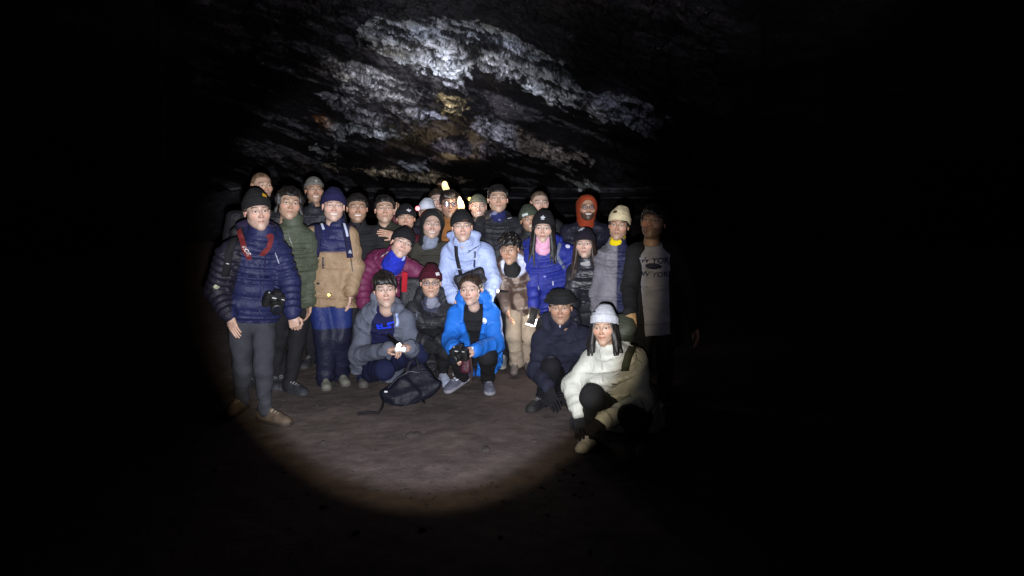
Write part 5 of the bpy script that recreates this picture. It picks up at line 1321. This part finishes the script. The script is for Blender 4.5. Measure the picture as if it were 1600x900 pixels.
for pth, w in (([(612, 618), (600, 626), (597, 638), (592, 646), (575, 645), (559, 648)], .010), ([(640, 612), (660, 622), (664, 630), (655, 626)], .009)):
    V, F = tube([gp(*p)+np.array([0, 0, .004]) for p in pth], w, 6); put('strap', V, F, 'cloth', bp, (.012, .012, .016))
V, F = tube([W(634, 585, 5.12), W(640, 566, 5.10), W(650, 560, 5.14), (W(655, 578, 5.14))], .012, 6); put('carry_strap', V, F, 'cloth', bp, (.016, .016, .024))
V, F = tube([W(606, 606, 5.16), W(622, 590, 5.09), W(640, 580, 5.08), W(655, 582, 5.10)], .004, 5); put('zipper', V, F, 'plastic', bp, (.06, .06, .08))
V, F = boxm(W(603, 612, 5.12), (.012, .003, .006), None, .002); put('label_tag', V, F, 'print', bp, (.7, .7, .74), smooth=False)
V, F = boxm(gp(629, 627)+np.array([0, -.02, .03]), (.035, .003, .006), rotz(.3), .002); put('label_tag', V, F, 'print', bp, (.25, .25, .3), smooth=False)

def worn_pack(P, label, paths, col, scol, h=(.15, .09, .23), width=.05, on=('top',), tabs=()):
    Jn = P['J']; c = Jn['pv']*.38+Jn['nk']*.62-Jn['fwd']*.27; R = np.stack([Jn['lat'], -Jn['fwd'], Jn['up']], 1)
    o = thing('backpack', label, 'backpack', c-np.array([0, 0, h[2]]))
    V, F = surfnet(lambda Q: bag_sdf(Q, c, R, h, 7), c-.36, c+.36, .020); put('bag', V, F, 'nylon', o, col)
    for p in paths:
        r = strap([P['bvh'](k) for k in on], p, width, .006, .005, 26)
        if r: put('shoulder_strap', r[0], r[1], 'cloth', o, scol)
    for p, w_, c_ in tabs:
        r = strap([P['bvh'](k) for k in on], p, w_, .014, .003, 10)
        if r: put('strap_trim', r[0], r[1], 'print', o, c_)
    return o
worn_pack(S3, 'navy backpack with pale trimmed straps worn over the tan jacket', [[(496, 352), (498, 372), (494, 400)], [(538, 352), (543, 376), (547, 402)]], lin(26, 26, 50), lin(28, 28, 58), tabs=[([(497, 340), (503, 352), (507, 360)], .018, lin(176, 180, 200)), ([(536, 348), (541, 360), (543, 370)], .018, lin(176, 180, 200)), ([(490, 392), (493, 394)], .03, lin(170, 172, 182)), ([(545, 391), (548, 394)], .03, lin(170, 172, 182))])
worn_pack(S1, 'black backpack on the shoulder of the navy puffer jacket', [[(366, 372), (358, 396), (352, 432)]], (.012, .012, .014), (.012, .012, .014), tabs=[([(350, 409), (358, 412)], .014, lin(190, 190, 190)), ([(336, 446), (339, 449)], .03, lin(170, 175, 150))])
worn_pack(S8, 'blue grey backpack worn over the royal blue jacket', [[(875, 380), (870, 400), (882, 420)]], lin(40, 42, 70), lin(98, 104, 128), h=(.13, .07, .19), width=.030)
worn_pack(F5, 'dark olive backpack behind the white jacket', [[(990, 540), (981, 556), (976, 578)]], lin(56, 60, 50), lin(58, 62, 48), h=(.14, .10, .22), width=.05)
# shoulder bag with a red panel hanging from the maroon jacket
sbp = W(638, 450, 5.72); sbg = thing('shoulder_bag', 'black shoulder bag with a red strap under the maroon jacket', 'bag', sbp-np.array([0, 0, .17]))
V, F = surfnet(lambda Q: bag_sdf(Q, sbp+np.array([0.02, .05, -.06]), np.eye(3), (.10, .06, .15), 9, .006), sbp-.26, sbp+.26, .016); put('bag', V, F, 'nylon', sbg, (.014, .013, .017))
V, F = boxm(W(632, 441, 5.60), (.022, .006, .080), roty(.06), .004); put('red_strap', V, F, 'cloth', sbg, lin(150, 22, 34), smooth=False)
# crossbody pouch of the pale blue jacket
pcn = W(735, 436, 5.62); xb = thing('crossbody_pouch', 'black crossbody pouch on the pale blue jacket', 'pouch', pcn-np.array([0, 0, .07]))
V, F = surfnet(lambda Q: bag_sdf(Q, pcn, frame((0, -1, .1), (-.35, 0, 1)), (.125, .035, .065), 12, .005), pcn-.19, pcn+.19, .011); put('pouch', V, F, 'nylon', xb, (.014, .014, .017))
r = strap([S6['bvh']('top')], [(713, 384), (714, 400), (718, 420), (723, 440)], .032, .007, .003); put('strap', r[0], r[1], 'cloth', xb, (.014, .014, .018))
